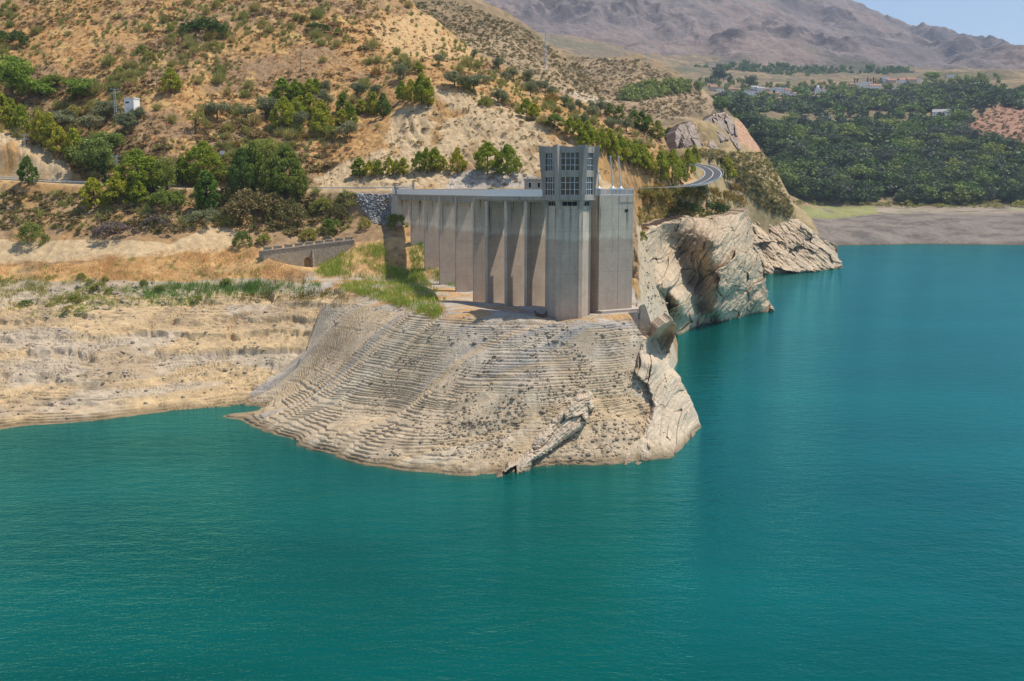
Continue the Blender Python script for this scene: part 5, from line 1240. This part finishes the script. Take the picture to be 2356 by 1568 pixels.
hill3 = [(1300, 130), (1475, 138), (1610, 210), (1640, 250), (1560, 275), (1400, 275), (1385, 240)]
u, v, q = scatter(hill3, 1500, val, seed=11); s = np.exp(g.normal(0, .35, len(u))) * 1.5
tag(link('terrace_scrub', merged('terrace_scrub', small_c, q - [0, 0, .05], s * .9, s * 1.5, g, M['cushion'])), kind='stuff')
grove = [(1440, 205), (1560, 190), (1585, 190), (1590, 210), (1540, 222), (1470, 235), (1420, 232)]
u, v, q = scatter(grove, 330, val, seed=12); s = np.exp(g.normal(0, .3, len(u))) * 4.0
small_f = [raw(m[0]) for m in variants(v_round(.6, M['forest_light'], .05, 12, 12, .26, .10, 1, kq=1), 4, 320)]
tag(link('terraced_grove', merged('terraced_grove', small_f, q - [0, 0, .3], s, s, g, M['forest_light'])), kind='stuff')

HS = [(1643, 211, 15, 12, 'cream house with a pyramid roof at the left end of the village', 'cream_wall', 'tile', 'gable', 10), (1658, 212, 13, 5, 'low white building right beside the cream house', 'white_wall', 'grey_roof', 'flat', 5),
 (1690, 209, 25, 5, 'long low building with a reddish roof behind the trees', 'cream_wall', 'tile', 'gable', -4), (1728, 220, 27, 11, 'big white barn with its broad gable facing the water', 'white_wall', 'grey_roof', 'front', 8),
 (1738, 208, 15, 8, 'white gabled house behind the big barn', 'white_wall', 'grey_roof', 'gable', 6), (1751, 209, 15, 7, 'white gabled house second behind the big barn', 'white_wall', 'grey_roof', 'gable', 2), (1769, 210, 16, 6, 'low cream house in the middle of the lower white row', 'cream_wall', 'tile', 'gable', -6),
 (1785, 213, 18, 8, 'white house of the lower row with a grey roof', 'white_wall', 'grey_roof', 'flat', 4), (1800, 215, 20, 9, 'largest white flat-roofed house of the lower row', 'white_wall', 'white_wall', 'flat', -4), (1812, 217, 9, 10, 'narrow white house at the end of the lower row', 'white_wall', 'tile', 'gable', 3),
 (1780, 223, 20, 9, 'cream house in front of the lower row near the dark cypress', 'cream_wall', 'tile', 'gable', -8), (1817, 221, 10, 4, 'tiny white shed below the narrow house', 'white_wall', 'grey_roof', 'flat', 0), (1834, 220, 16, 6, 'low white house right of the lower row', 'white_wall', 'tile', 'gable', 5),
 (1888, 219, 22, 8, 'white house beside the small domed tower', 'white_wall', 'grey_roof', 'flat', -3), (1868, 218, 14, 5, 'low white house left of the domed tower', 'white_wall', 'tile', 'gable', 4), (1897, 211, 12, 4, 'small reddish-roofed house behind the domed tower', 'white_wall', 'tile', 'gable', 0),
 (1795, 231, 8, 6, 'tiny orange-roofed hut in the groves below the village', 'cream_wall', 'tile', 'gable', 10), (1826, 261, 22, 5, 'low tan farm building in the middle of the groves', 'cream_wall', 'grey_roof', 'flat', -5),
 (1967, 199, 18, 6, 'long house with tiled roof at the left of the upper village', 'cream_wall', 'tile', 'gable', -4), (1990, 201, 24, 9, 'wide white house in the upper village', 'white_wall', 'grey_roof', 'flat', 5), (2002, 196, 11, 6, 'pale house behind the wide white one in the upper village', 'cream_wall', 'tile', 'gable', 2),
 (2014, 205, 22, 9, 'grey-white house lowest in the upper village', 'white_wall', 'tile', 'gable', -7), (1995, 206, 14, 6, 'small white house below the wide one', 'white_wall', 'tile', 'flat', 3), (2038, 194, 14, 11, 'tall bright white block beside the cypress row', 'white_wall', 'white_wall', 'flat', 6),
 (2052, 192, 16, 8, 'brownish house right of the bright white block', 'cream_wall', 'tile', 'gable', -3), (2082, 193, 20, 10, 'white two-storey house at the right of the upper village', 'white_wall', 'tile', 'gable', 4), (2098, 191, 18, 9, 'reddish house at the right end of the upper village', 'cream_wall', 'tile', 'gable', -5), (2060, 204, 14, 4, 'low white greenhouse wall below the upper village', 'white_wall', 'white_wall', 'flat', 0),
 (2113, 189, 10, 6, 'small pale house beyond the reddish one', 'white_wall', 'grey_roof', 'flat', 0), (2158, 177, 6, 5, 'tiny white hut beside the round tree on the crest', 'white_wall', 'grey_roof', 'flat', 0), (2190, 178, 18, 4, 'low white sheds on the crest of the reddish hill', 'white_wall', 'grey_roof', 'flat', 0),
 (2165, 269, 32, 13, 'lone white farmhouse with a grey roof among the valley oaks', 'white_wall', 'grey_roof', 'gable', -24)]
HB = [(h[0], h[1], h[2]) for h in HS] + [(1882, 216, 12)]
def clear(u, v):
    k = np.ones(len(u), bool)
    for a, b, w in HB: k &= ~((np.abs(u - a) < w / 2 + 5) & (v > b - 3) & (v < b + 10))
    return k
# ---- the wooded valley: the trees that show largest one by one, the rest as one wood
wood = [(1640, 250), (1660, 225), (1900, 214), (2100, 212), (2200, 196), (2380, 215), (2380, 262), (2300, 240), (2230, 272), (2200, 325), (2280, 345), (2380, 365), (2380, 466), (2100, 470), (1990, 470), (1860, 462), (1800, 440), (1775, 350), (1690, 280)]
u, v, q = scatter(wood, 7000, val, seed=13)
dn = fbm(q[:, 0] / 60, q[:, 1] / 90, 4, 130)
keep = (g.uniform(size=len(u)) < np.where(v < 320, .62 + 1.3 * dn, .72 + 1.3 * dn)) & (uv_of(*q.T)[0] > 1640) & clear(u, v)
u, v, q, dn = u[keep], v[keep], q[keep], dn[keep]
cell = {}; sel = []
hh = np.clip(np.exp(g.normal(0, .36, len(u))) * np.where(v > 300, 11.5, 7.5), 3.5, 22)
for i in np.argsort(-hh):
    key = (int(u[i] // (4.5 if v[i] > 300 else 4)), int(v[i] // (3.2 if v[i] > 300 else 2.2)))
    if any((key[0] + a, key[1] + b) in cell for a in (-1, 0, 1) for b in (-1, 0, 1)): continue
    cell[key] = 1; sel.append(i)
sel = np.array(sel); app = hh[sel] / q[sel, 1]; od = sel[np.argsort(-app)]
for n_, i in enumerate(od[:290]):
    r = g.uniform(); k = 'forest_light' if r < .24 else ('forest_grey' if r < .44 else 'forest')
    lab = {'forest': 'dark round-crowned oak in the wooded valley beyond the water', 'forest_light': 'lighter green tree among the dark oaks of the valley', 'forest_grey': 'grey-green olive tree among the dark oaks of the valley'}[k]
    w = hh[i] * g.uniform(1.15, 1.7)
    plant(k, 'valley_tree', q[i] - np.array([0, 0, hh[i] * .08]), hh[i], w, lab, 'tree', 'trees of the wooded valley', parts=False)
rest = od[290:]; r = g.uniform(size=len(rest)); near = v[rest] > 300
for nm, mk, lo, hi in (('oak_wood', 'forest', .46, 1), ('orchard_wood', 'forest_light', 0, .22), ('olive_wood', 'forest_grey', .22, .46)):
    k = rest[(r >= lo) & (r < hi)]
    base = [raw(m[0]) for m in variants(v_round(.6, M[mk], .05, 16, 14, .24, .085, 1, kq=1), 5, 330)]
    tag(link(nm, merged(nm, base, q[k] - [0, 0, .5], hh[k], hh[k] * g.uniform(1.0, 1.5, len(k)), g, M[mk])), kind='stuff')
# tree belt around the village
orch = [(1640, 228), (1700, 212), (1950, 208), (2200, 198), (2240, 225), (2200, 262), (1900, 250), (1700, 262)]
u, v, q = scatter(orch, 1500, val, seed=18); k = clear(u, v); u, v, q = u[k], v[k], q[k]; s = np.clip(np.exp(g.normal(0, .35, len(u))) * 6.5, 3, 13)
base = [raw(m[0]) for m in variants(v_round(.6, M['forest_grey'], .05, 12, 12, .26, .10, 1, kq=1), 4, 345)]
half = g.uniform(size=len(u)) < .55
tag(link('orchards', merged('orchards', base, q[half] - [0, 0, .4], s[half], s[half] * 1.3, g, M['forest_grey'])), kind='stuff')
tag(link('orchards', merged('orchards', base, q[~half] - [0, 0, .4], s[~half], s[~half] * 1.3, g, M['forest_light'])), kind='stuff')
vil = [(1590, 195), (1640, 170), (1720, 190), (1760, 196), (1850, 190), (1960, 196), (2150, 188), (2300, 178), (2300, 196), (2150, 206), (1900, 216), (1660, 224), (1600, 205)]
u, v, q = scatter(vil, 260, val, seed=14); k = clear(u, v); u, v, q = u[k], v[k], q[k]; s = np.clip(np.exp(g.normal(0, .3, len(u))) * 8, 4, 15)
base = [raw(m[0]) for m in variants(v_round(.55, M['forest_light'], .05, 16, 14, .24, .085, 1, kq=1), 4, 340)]
tag(link('village_wood', merged('village_wood', base, q - [0, 0, .5], s, s * .8, g, M['forest_light'])), kind='stuff')
foot = [(1600, 160), (1700, 150), (1850, 160), (2100, 160), (2100, 182), (1900, 192), (1700, 190), (1600, 185)]
u, v, q = scatter(foot, 420, mou, seed=17); s = np.clip(np.exp(g.normal(0, .35, len(u))) * 9, 4, 16)
tag(link('foothill_wood', merged('foothill_wood', base, q - [0, 0, .5], s, s * 1.1, g, M['forest_light'])), kind='stuff')
redslope = [(2215, 330), (2240, 272), (2300, 250), (2380, 262), (2380, 350), (2300, 340)]
u, v, q = scatter(redslope, 260, val, seed=15); s = np.exp(g.normal(0, .4, len(u))) * 2.2
tag(link('red_slope_scrub', merged('red_slope_scrub', small_c, q - [0, 0, .1], s, s * 1.6, g, M['bramble'])), kind='stuff')
shoreb = [(1790, 462), (1990, 466), (2380, 462), (2380, 480), (2100, 478), (1990, 474), (1800, 472)]
u, v, q = scatter(shoreb, 240, val, seed=16); s = np.exp(g.normal(0, .4, len(u))) * 2.4
tag(link('shore_scrub', merged('shore_scrub', small_c, q - [0, 0, .1], s, s * 1.4, g, M['tamarisk'])), kind='stuff')

# ---- grass and reeds on the dry bench
def blades(name, poly, n, hmean, mat, seed, per=9, spread=.5, wd=.03, T=hill):
    g = np.random.default_rng(seed); u, v, q = scatter(poly, n, T, seed=seed)
    d = fbm(q[:, 0] / 5, q[:, 1] / 5, 3, seed + 1); k = g.uniform(size=len(u)) < .55 + 1.2 * d; q = q[k]
    P = np.repeat(q, per, 0); P[:, 0] += g.normal(0, spread, len(P)); P[:, 1] += g.normal(0, spread, len(P)); P[:, 2] = T.z(P[:, 0], P[:, 1]) - .04
    h = hmean * np.exp(g.normal(0, .3, len(P))); a = g.uniform(0, 6.283, len(P)); t = g.normal(0, .22, (len(P), 2))
    s = np.c_[np.cos(a), np.sin(a), np.zeros(len(P))] * wd; tip = P + np.c_[t[:, 0] * h, t[:, 1] * h, h]; mid = P + np.c_[t[:, 0] * h * .3, t[:, 1] * h * .3, h * .5]
    V = np.stack([P - s * .6, mid + s, tip, mid - s], 1).reshape(-1, 3)
    return tag(link(name, np_mesh(name, V, np.arange(len(V)).reshape(-1, 4), mat)), kind='stuff')
blades('reeds', [(740, 600), (800, 580), (880, 560), (900, 620), (965, 625), (985, 650), (1020, 690), (1010, 735), (940, 715), (860, 690), (790, 670), (725, 630)], 2600, 1.0, M['reed'], 401, 10, .45, .05)
blades('reeds', [(330, 650), (440, 655), (600, 650), (740, 650), (740, 672), (600, 680), (470, 690), (330, 688)], 1100, .8, M['reed'], 403, 8, .4, .05)
blades('bench_weeds', [(-20, 640), (200, 640), (330, 655), (330, 690), (200, 712), (-20, 715)], 1500, .75, M['tamarisk'], 405, 8, .35, .05)
blades('reeds', [(940, 560), (1000, 560), (1060, 640), (1090, 665), (1040, 665), (985, 640), (950, 628)], 480, .8, M['reed'], 406, 9, .4, .05)
blades('green_weeds', [(100, 610), (420, 590), (560, 580), (700, 640), (500, 645), (300, 650), (-20, 645)], 240, .7, M['reed'], 417, 10, .3, .05)
blades('dry_grass', [(-20, 612), (100, 600), (420, 578), (590, 570), (625, 600), (690, 625), (720, 645), (520, 640), (330, 648), (-20, 640)], 2600, .42, M['dry_grass'], 407, 10, .6, .045)
blades('dry_grass', [(820, 610), (960, 600), (1010, 690), (1035, 730), (1000, 735), (860, 690), (760, 660)], 900, .6, M['dry_grass'], 409, 9, .4, .045)
blades('dry_grass', [(1020, 720), (1200, 735), (1480, 722), (1500, 735), (1200, 752), (1040, 745)], 260, .3, M['dry_grass'], 411, 9, .4, .03)
blades('rusty_weeds', [(660, 672), (790, 668), (800, 690), (700, 694), (540, 690), (540, 680)], 330, .5, M['red_weed'], 413, 14, .5, .06)
blades('green_weeds', [(200, 655), (330, 660), (500, 690), (480, 705), (300, 705), (150, 735), (60, 730), (90, 700)], 620, .45, M['reed'], 415, 14, .3, .05)
# ------------------------------------------------------------------ hut, poles, sign
hp = on(hill, 305, 263); s = hp[1] / F
hut = empty('transformer_hut', tuple(hp), R(-14), 'small white square hut with a flat roof high among the olive trees', 'hut')
hw, hd, hh_ = 3.6, 3.4, 4.9
MB().box(-hw / 2, hw / 2, -hd / 2, hd / 2, -.8, hh_).build('wall', M['white_wall'], hut)
MB().box(-hw / 2 - .15, hw / 2 + .15, -hd / 2 - .15, hd / 2 + .15, hh_ + .003, hh_ + .28).build('roof', M['white_wall'], hut)
w_ = MB(); w_.box(-1.35, .15, -hd / 2 - .05, -hd / 2 - .003, 3.35, 3.42); w_.box(-1.35, .15, -hd / 2 - .05, -hd / 2 - .003, 3.9, 3.97); w_.box(-1.35, -1.28, -hd / 2 - .05, -hd / 2 - .003, 3.42, 3.9); w_.box(.08, .15, -hd / 2 - .05, -hd / 2 - .003, 3.42, 3.9)
w_ = w_.build('window', M['frame'], hut); MB().box(-1.28, .08, -hd / 2 - .03, -hd / 2 - .006, 3.42, 3.9).build('pane', M['dark'], w_)
MB().box(-1.0, .1, -hd / 2 - .04, -hd / 2 - .003, 0, 2.1).build('door', M['frame'], hut)

def lattice(u, vb, vt, label, w=.55):
    p = on(hill, u, vb); H = (vb - vt) * p[1] / F
    o = empty('power_pylon', tuple(p), R(20), label, 'power pole')
    m = MB()
    for i in range(4):
        a = R(45 + 90 * i); m.bar((w * math.cos(a), w * math.sin(a), -.5), (w * .45 * math.cos(a), w * .45 * math.sin(a), H), .09)
    n = int(H / .8)
    for k in range(n):
        z0, z1 = H * k / n, H * (k + 1) / n; r0 = w * (1 - .55 * k / n); r1 = w * (1 - .55 * (k + 1) / n)
        for i in range(4):
            a, b = R(45 + 90 * i), R(135 + 90 * i)
            if (k + i) % 2: a, b = b, a
            m.bar((r0 * math.cos(a), r0 * math.sin(a), z0), (r1 * math.cos(b), r1 * math.sin(b), z1), .05)
    m.build('mast', M['steel'], o)
    for dz in (.1, 1.3): MB().bar((-1.3, 0, H - dz), (1.3, 0, H - dz), .12).build('crossarm', M['steel'], o)
    for x in (-1.2, 0, 1.2): MB().lathe([(.06, 0), (.11, .08), (.06, .16), (.11, .24), (.06, .32), (.04, .4)], 8, (x, 0, H - .04)).build('insulator', M['boulder'], o)
    return o, Vector((p[0], p[1], p[2] + H + .35))
_, w1 = lattice(268, 290, 209, 'slim lattice power pole beside the small white hut')
_, w2 = lattice(271, 420, 361, 'grey power pole among the rounded pines by the road', .4)
_, w3 = lattice(57, 338, 311, 'power pole top rising among the gully pines at left', .35)
def wood_pole(u, vb, vt, label, T=hill, r=.13):
    p = on(T, u, vb); H = (vb - vt) * p[1] / F
    o = empty('utility_pole', tuple(p), 0, label, 'utility pole')
    MB().tube((0, 0, -.4), (0, 0, H), r, r * .75, 8).build('post', M['wood'], o); MB().bar((-1.0, 0, H - .3), (1.0, 0, H - .3), .14).build('crossarm', M['wood'], o)
    return Vector((p[0], p[1], p[2] + H - .2))
q1 = wood_pole(361, 207, 166, 'wooden pole beside the lone pine high on the hillside')
q2 = wood_pole(692, 166, 128, 'thin wooden pole on the bare slope above the pine grove')
q3 = wood_pole(1196, 170, 130, 'thin pole on the slope near the hill crest', hill)
def pylon_far(u, vb, vt, T, label):
    p = on(T, u, vb); H = (vb - vt) * p[1] / F; o = empty('steel_pylon', tuple(p), R(30), label, 'pylon', 'pylons on the far ridges')
    m = MB(); w = H * .06
    for i in range(4):
        a = R(45 + 90 * i); m.bar((w * math.cos(a), w * math.sin(a), -1), (w * .25 * math.cos(a), w * .25 * math.sin(a), H), H * .005)
    for k in range(8):
        for i in range(4):
            a, b = R(45 + 90 * i), R(135 + 90 * i); r0 = w * (1 - .75 * k / 8); r1 = w * (1 - .75 * (k + 1) / 8)
            m.bar((r0 * math.cos(a), r0 * math.sin(a), H * k / 8), (r1 * math.cos(b), r1 * math.sin(b), H * (k + 1) / 8), H * .004)
    m.build('mast', M['steel'], o)
    for f in (.97, .84): MB().bar((-H * .13, 0, H * f), (H * .13, 0, H * f), H * .008).build('crossarm', M['steel'], o)
pylon_far(1255, 165, 82, val, 'tall lattice pylon on the brown ridge behind the bare hill')
pylon_far(1487, 150, 120, val, 'small pylon on the rounded hill with terraced groves')
pylon_far(2335, 170, 152, val, 'tiny pylon on the far crest near the right edge')
def cable(a, b, sag, name='power_line', label=None):
    m = MB(); P = [a.lerp(b, i / 14) - Vector((0, 0, sag * 4 * (i / 14) * (1 - i / 14))) for i in range(15)]
    for p, q in zip(P[:-1], P[1:]): m.tube(p, q, .022, None, 4)
    tag(m.build(name, M['dark']), label, 'cable')
cable(w3, w2, 2.0, label='thin power line sagging from the gully pines to the roadside pole')
cable(w2, w1, 2.0, label='thin power line from the roadside pole up to the white hut')
sg = on(hill, 512, 366); o = empty('notice_board', tuple(sg), R(-8), 'white notice board on two posts above the big pines', 'sign')
MB().box(-.75, .75, -.05, .05, 1.3, 2.4).build('board', M['white'], o)
for x in (-.5, .5): MB().box(x - .05, x + .05, .055, .15, -.3, 2.3).build('post', M['steel'], o)
MB().box(-.55, .55, -.07, -.055, .7, 1.1).build('lower_plate', M['cream_wall'], o)

# ------------------------------------------------------------------ village and farm houses
def house(u, v, wp, hpx, label, wall='white_wall', roof='tile', kind='gable', rz=0, T=val, dome=False):
    p = on(T, u, v); s = p[1] / F; w = wp * s * 1.15; h = hpx * s * 1.4; d = max(5.0, min(w * .7, 14))
    o = empty('house', (p[0], p[1], p[2] - .6), R(rz), label, 'house', 'houses of the hillside village')
    wz = h if kind == 'flat' else h * .66
    MB().box(-w / 2, w / 2, 0, d, -3, wz).build('wall', M[wall], o)
    if kind == 'flat': MB().box(-w / 2 - .2, w / 2 + .2, -.2, d + .2, wz + .01, wz + .45).build('roof', M[roof], o)
    else:
        m = MB(); e = .5
        if kind == 'gable': vs = [(-w / 2 - e, -e, wz), (w / 2 + e, -e, wz), (w / 2 + e, d + e, wz), (-w / 2 - e, d + e, wz), (-w / 2 - e, d / 2, h), (w / 2 + e, d / 2, h)]; fs = [(0, 1, 5, 4), (2, 3, 4, 5), (1, 2, 5), (3, 0, 4), (3, 2, 1, 0)]
        else: vs = [(-w / 2 - e, -e, wz), (w / 2 + e, -e, wz), (w / 2 + e, d + e, wz), (-w / 2 - e, d + e, wz), (0, -e, h), (0, d + e, h)]; fs = [(0, 4, 5, 3), (1, 2, 5, 4), (0, 1, 4), (2, 3, 5), (3, 2, 1, 0)]
        m.add([(a, b, c + .012) for a, b, c in vs], fs); m.build('roof', M[roof], o)
    n = max(1, int(w / 4.5)); fl = 2 if wz > 6 else 1
    for i in range(n):
        for f_ in range(fl):
            x = -w / 2 + (i + .5) * w / n; z = wz * (f_ + .45) / fl
            MB().box(x - .55, x + .55, -.06, -.01, z - .6, z + .6).build('window', M['dark'], o)
    if dome: MB().lathe([(w * .3, wz), (w * .3, wz + 2.5), (w * .24, wz + 4), (w * .1, wz + 4.8), (.05, wz + 5)], 14, (0, d * .5, 0)).build('dome', M['white_wall'], o)
for h_ in HS: house(*h_[:5], wall=h_[5], roof=h_[6], kind=h_[7], rz=h_[8])
house(1882, 216, 10, 9, 'small white church-like tower with a round dome', 'white_wall', 'grey_roof', 'flat', 0, dome=True)
for i, u in enumerate((1966, 1972, 1996, 2003, 2009, 2014, 2020, 2025, 2030)): put('cypress', 'cypress_tree', u, 194 + (i % 2), random.uniform(10, 15), 4, f'dark cypress in the upper village, {ORD[i]} from the left', 'cypress', 'cypresses of the upper village', T=val, parts=False)
put('cypress', 'cypress_tree', 1780, 231, 22, 7, 'lone tall cypress in front of the lower white houses', 'cypress', T=val, parts=False)
put('broadleaf', 'broadleaf_tree', 2144, 184, 18, 34, 'round dark green tree alone on the reddish crest above the village', 'tree', T=val, parts=False)
for u, v, hh, ww, lab in ((1657, 190, 34, 44, 'big green tree clump behind the left end of the village'), (1725, 200, 30, 34, 'dark green trees behind the big white barn'), (1678, 192, 22, 12, 'slender poplar between the two tree clumps'), (2225, 200, 20, 44, 'bright green tree group on the hill right of the village'), (2300, 232, 30, 48, 'large dark oak on the red hill crest at right')):
    put('forest', 'valley_tree', u, v, hh, ww, lab, 'tree', T=val, parts=False)

# ------------------------------------------------------------------ rocks and driftwood on the dry banks, the resting goats
def rocks(poly, n, smin, smax, label, group, seed, name='rock', buried=.25):
    random.seed(seed); u, v, q = scatter(poly, n, hill, seed=seed); g = np.random.default_rng(seed)
    for p in q:
        if p[2] < .15: continue
        s_ = smin * (smax / smin) ** (g.uniform() ** 2.2)
        boulder((p[0], p[1], p[2] + s_ * (.5 - buried) * .6), s_ * .55, label, group, name, 'rock', stones)
rocks([(170, 640), (330, 650), (330, 720), (180, 715)], 46, .5, 1.5, 'tan rock lying in the weedy rubble of the left bench', 'rocks on the left bench', 501)
rocks([(0, 730), (300, 712), (560, 690), (720, 700), (640, 830), (420, 930), (0, 960)], 80, .35, 1.2, 'loose rock lying on the stepped mud of the left bank', 'rocks on the left bank', 502)
rocks([(950, 740), (1100, 752), (1480, 745), (1480, 800), (1050, 800)], 60, .3, 1.0, 'brownish stone lying just below the plateau rim', 'stones below the plateau rim', 503)
rocks([(1470, 560), (1500, 560), (1560, 690), (1590, 740), (1490, 700), (1475, 640)], 60, .5, 1.6, 'tan rock on the rubbly slope right of the intake block', 'rocks on the slope right of the intake block', 504)
rocks([(1200, 900), (1450, 850), (1480, 960), (1400, 1060), (1180, 1060), (900, 1080), (850, 1000)], 36, .25, .8, 'brown stone stuck in the mud slope of the promontory', 'stones on the promontory slope', 505)
# small rubble and clods nobody could count
g = np.random.default_rng(91)
rb_ = []
for k in range(4):
    me = boulders[k]; c = np.array([v.co[:] for v in me.vertices]); f = np.array([p.vertices[:] for p in me.polygons]); rb_.append((c * .5, f))
def rubble(name, poly, n, s0, mat, seed, sq=.7, clus=0):
    u, v, q = scatter(poly, n, hill, seed=seed); k = (q[:, 2] > .2) & (fbm(q[:, 0] / 4, q[:, 1] / 4, 3, seed) > clus); q = q[k]; s_ = s0 * np.exp(g.normal(0, .45, len(q)))
    tag(link(name, merged(name, rb_, q, s_ * sq, s_, g, mat)), kind='stuff')
M['clod'] = m_plain('mud_clod', (.24, .18, .12), .95, 0, .3, 3)
M['gravel'] = m_plain('gravel', (.36, .30, .23), .95, 0, .3, 3)
rubble('clods', [(850, 800), (1250, 780), (1480, 850), (1500, 960), (1440, 1060), (1150, 1085), (900, 1070), (700, 1020)], 2400, .3, M['clod'], 511, .7, .12)
rubble('clods', [(950, 900), (1250, 840), (1480, 860), (1500, 960), (1440, 1060), (1150, 1085), (950, 1080)], 2600, .34, M['clod'], 518, .7, .05)
rubble('clods', [(0, 800), (300, 760), (700, 780), (560, 920), (0, 980)], 260, .45, M['clod'], 512)
rubble('gravel', [(0, 640), (330, 650), (740, 660), (720, 700), (300, 735), (0, 740)], 900, .42, M['gravel'], 513)
rubble('gravel', [(0, 740), (720, 700), (640, 850), (0, 960)], 700, .34, M['gravel'], 514)
rubble('gravel', [(800, 700), (1500, 735), (1540, 760), (1450, 830), (950, 780)], 900, .36, M['gravel'], 515)
rubble('gravel', [(1470, 520), (1500, 520), (1600, 740), (1490, 720)], 420, .55, M['gravel'], 516)
# dead branches
def branch(u, v, L, a, label):
    p = on(hill, u, v); o = empty('driftwood', tuple(p), a, label, 'driftwood', None)
    m = MB(); P = [Vector((-L / 2 + L * t, .18 * L * math.sin(2.4 * t + a), .12 + .12 * math.sin(3 * t))) for t in np.linspace(0, 1, 7)]
    for i in range(6): m.tube(P[i], P[i + 1], .13 * (1 - i / 9), .13 * (1 - (i + 1) / 9), 6)
    m.tube(P[3], P[3] + Vector((.2 * L, .15 * L, .3)), .06, .02, 5); m.tube(P[4], P[4] + Vector((.12 * L, -.14 * L, .2)), .05, .02, 5)
    m.build('trunk', M['wood'], o)
rubble('gravel', [(520, 965), (700, 790), (760, 700), (1000, 760), (1450, 790), (1500, 960), (1430, 1065), (1150, 1085), (800, 1050)], 1600, .22, M['gravel'], 517, .7, -.1)
branch(410, 818, 3.2, .5, 'dark bent branch lying on the left mud bank'); branch(350, 628, 5.0, .1, 'pale bleached branch lying on the sandy bank below the road')
branch(562, 931, 1.6, 1.3, 'short upright stake at the water edge of the inlet'); branch(1010, 760, 3.0, .9, 'weathered log on the rim of the promontory')
branch(690, 828, 2.6, 2.1, 'dead branch at the head of the little inlet'); branch(1940, 613, 5, .1, 'floating log at the tip of the far bluff') if False else None
def skin(pts, edges, rad, name, mat):
    me = bpy.data.meshes.new(name); me.from_pydata(pts, edges, []); o = bpy.data.objects.new(name, me); C.objects.link(o)
    md = o.modifiers.new('skin', 'SKIN'); md.use_smooth_shade = True
    for i, r in enumerate(rad): me.skin_vertices[0].data[i].radius = (r, r)
    me.skin_vertices[0].data[0].use_root = True
    o.modifiers.new('sub', 'SUBSURF').levels = 1; o.modifiers['sub'].render_levels = 2
    me.materials.append(mat); return o
def goat(u, v, rz, label):
    p = on(hill, u, v)
    pts = [(0, 0, .30), (.28, 0, .34), (.48, 0, .36), (.62, 0, .60), (.70, 0, .78), (.84, .02, .74), (.92, .02, .68), (-.28, 0, .30), (-.45, 0, .26), (.45, .16, .16), (.66, .18, .07), (.48, .2, .06), (.45, -.16, .16), (.68, -.18, .07), (.50, -.2, .06), (-.36, .18, .16), (-.12, .24, .10), (-.34, .26, .05), (-.36, -.18, .16), (-.12, -.24, .10), (-.34, -.26, .05), (-.54, 0, .36), (.68, .08, .87), (.68, -.08, .87), (.62, .10, 1.0), (.62, -.10, 1.0)]
    ed = [(0, 1), (1, 2), (2, 3), (3, 4), (4, 5), (5, 6), (0, 7), (7, 8), (2, 9), (9, 10), (10, 11), (2, 12), (12, 13), (13, 14), (7, 15), (15, 16), (16, 17), (7, 18), (18, 19), (19, 20), (8, 21), (4, 22), (4, 23), (22, 24), (23, 25)]
    rad = [.24, .25, .21, .11, .10, .075, .05, .22, .15, .07, .045, .03, .07, .045, .03, .10, .05, .03, .10, .05, .03, .03, .03, .03, .015, .015]
    o = skin(pts, ed, rad, 'goat', M['goat']); o.location = (p[0], p[1], p[2] - .03); o.rotation_euler = (0, 0, rz); o.scale = (1.25, 1.25, 1.25)
    tag(o, label, 'goat')
goat(1240, 729, 2.6, 'brown goat lying in the shade left of the tower with its head raised'); goat(1251, 730, .8, 'brown goat lying right against the shaded foot of the tower')
# ------------------------------------------------------------------ light, sky, air
SUN = Vector((.46, .08, 1.0)).normalized()
sl = bpy.data.lights.new('sun', 'SUN'); sl.energy = 4.6; sl.angle = R(.5); sl.color = (1, .93, .81)
so = bpy.data.objects.new('sun', sl); C.objects.link(so)
so.rotation_euler = (-SUN).to_track_quat('-Z', 'Y').to_euler(); so.location = (200, 0, 500)
w = bpy.data.worlds.new('World'); scene.world = w; w.use_nodes = True
nt = w.node_tree; nt.nodes.clear()
sky = nt.nodes.new('ShaderNodeTexSky'); sky.sky_type = 'NISHITA'; sky.sun_disc = False
sky.sun_elevation = math.asin(SUN.z); sky.sun_rotation = math.atan2(SUN.x, SUN.y); sky.altitude = 900; sky.air_density = 1.0; sky.dust_density = .6; sky.ozone_density = 2.0
bgn = nt.nodes.new('ShaderNodeBackground'); bgn.inputs[1].default_value = .12
wo = nt.nodes.new('ShaderNodeOutputWorld')
nt.links.new(sky.outputs[0], bgn.inputs[0]); nt.links.new(bgn.outputs[0], wo.inputs[0])
if HAZE:
    hm = bpy.data.materials.new('haze'); hm.use_nodes = True; nt = hm.node_tree; nt.nodes.clear()
    out = nt.nodes.new('ShaderNodeOutputMaterial'); pv = nt.nodes.new('ShaderNodeVolumePrincipled')
    pv.inputs['Color'].default_value = (.64, .77, 1, 1); pv.inputs['Density'].default_value = HAZE; pv.inputs['Anisotropy'].default_value = 0.2
    nt.links.new(pv.outputs[0], out.inputs['Volume'])
    mb = MB().box(-9500, 9500, -500, 9500, -10, 2300)
    tag(mb.build('haze', hm), kind='stuff')
scene.view_settings.view_transform = 'Standard'; scene.view_settings.look = 'None'
scene.view_settings.exposure = .36; scene.view_settings.gamma = 1
scene.cycles.max_bounces = 5; scene.cycles.diffuse_bounces = 2; scene.cycles.glossy_bounces = 2; scene.cycles.transmission_bounces = 2
scene.cycles.transparent_max_bounces = 6; scene.cycles.volume_bounces = 0
scene.cycles.use_denoising = DENOISE
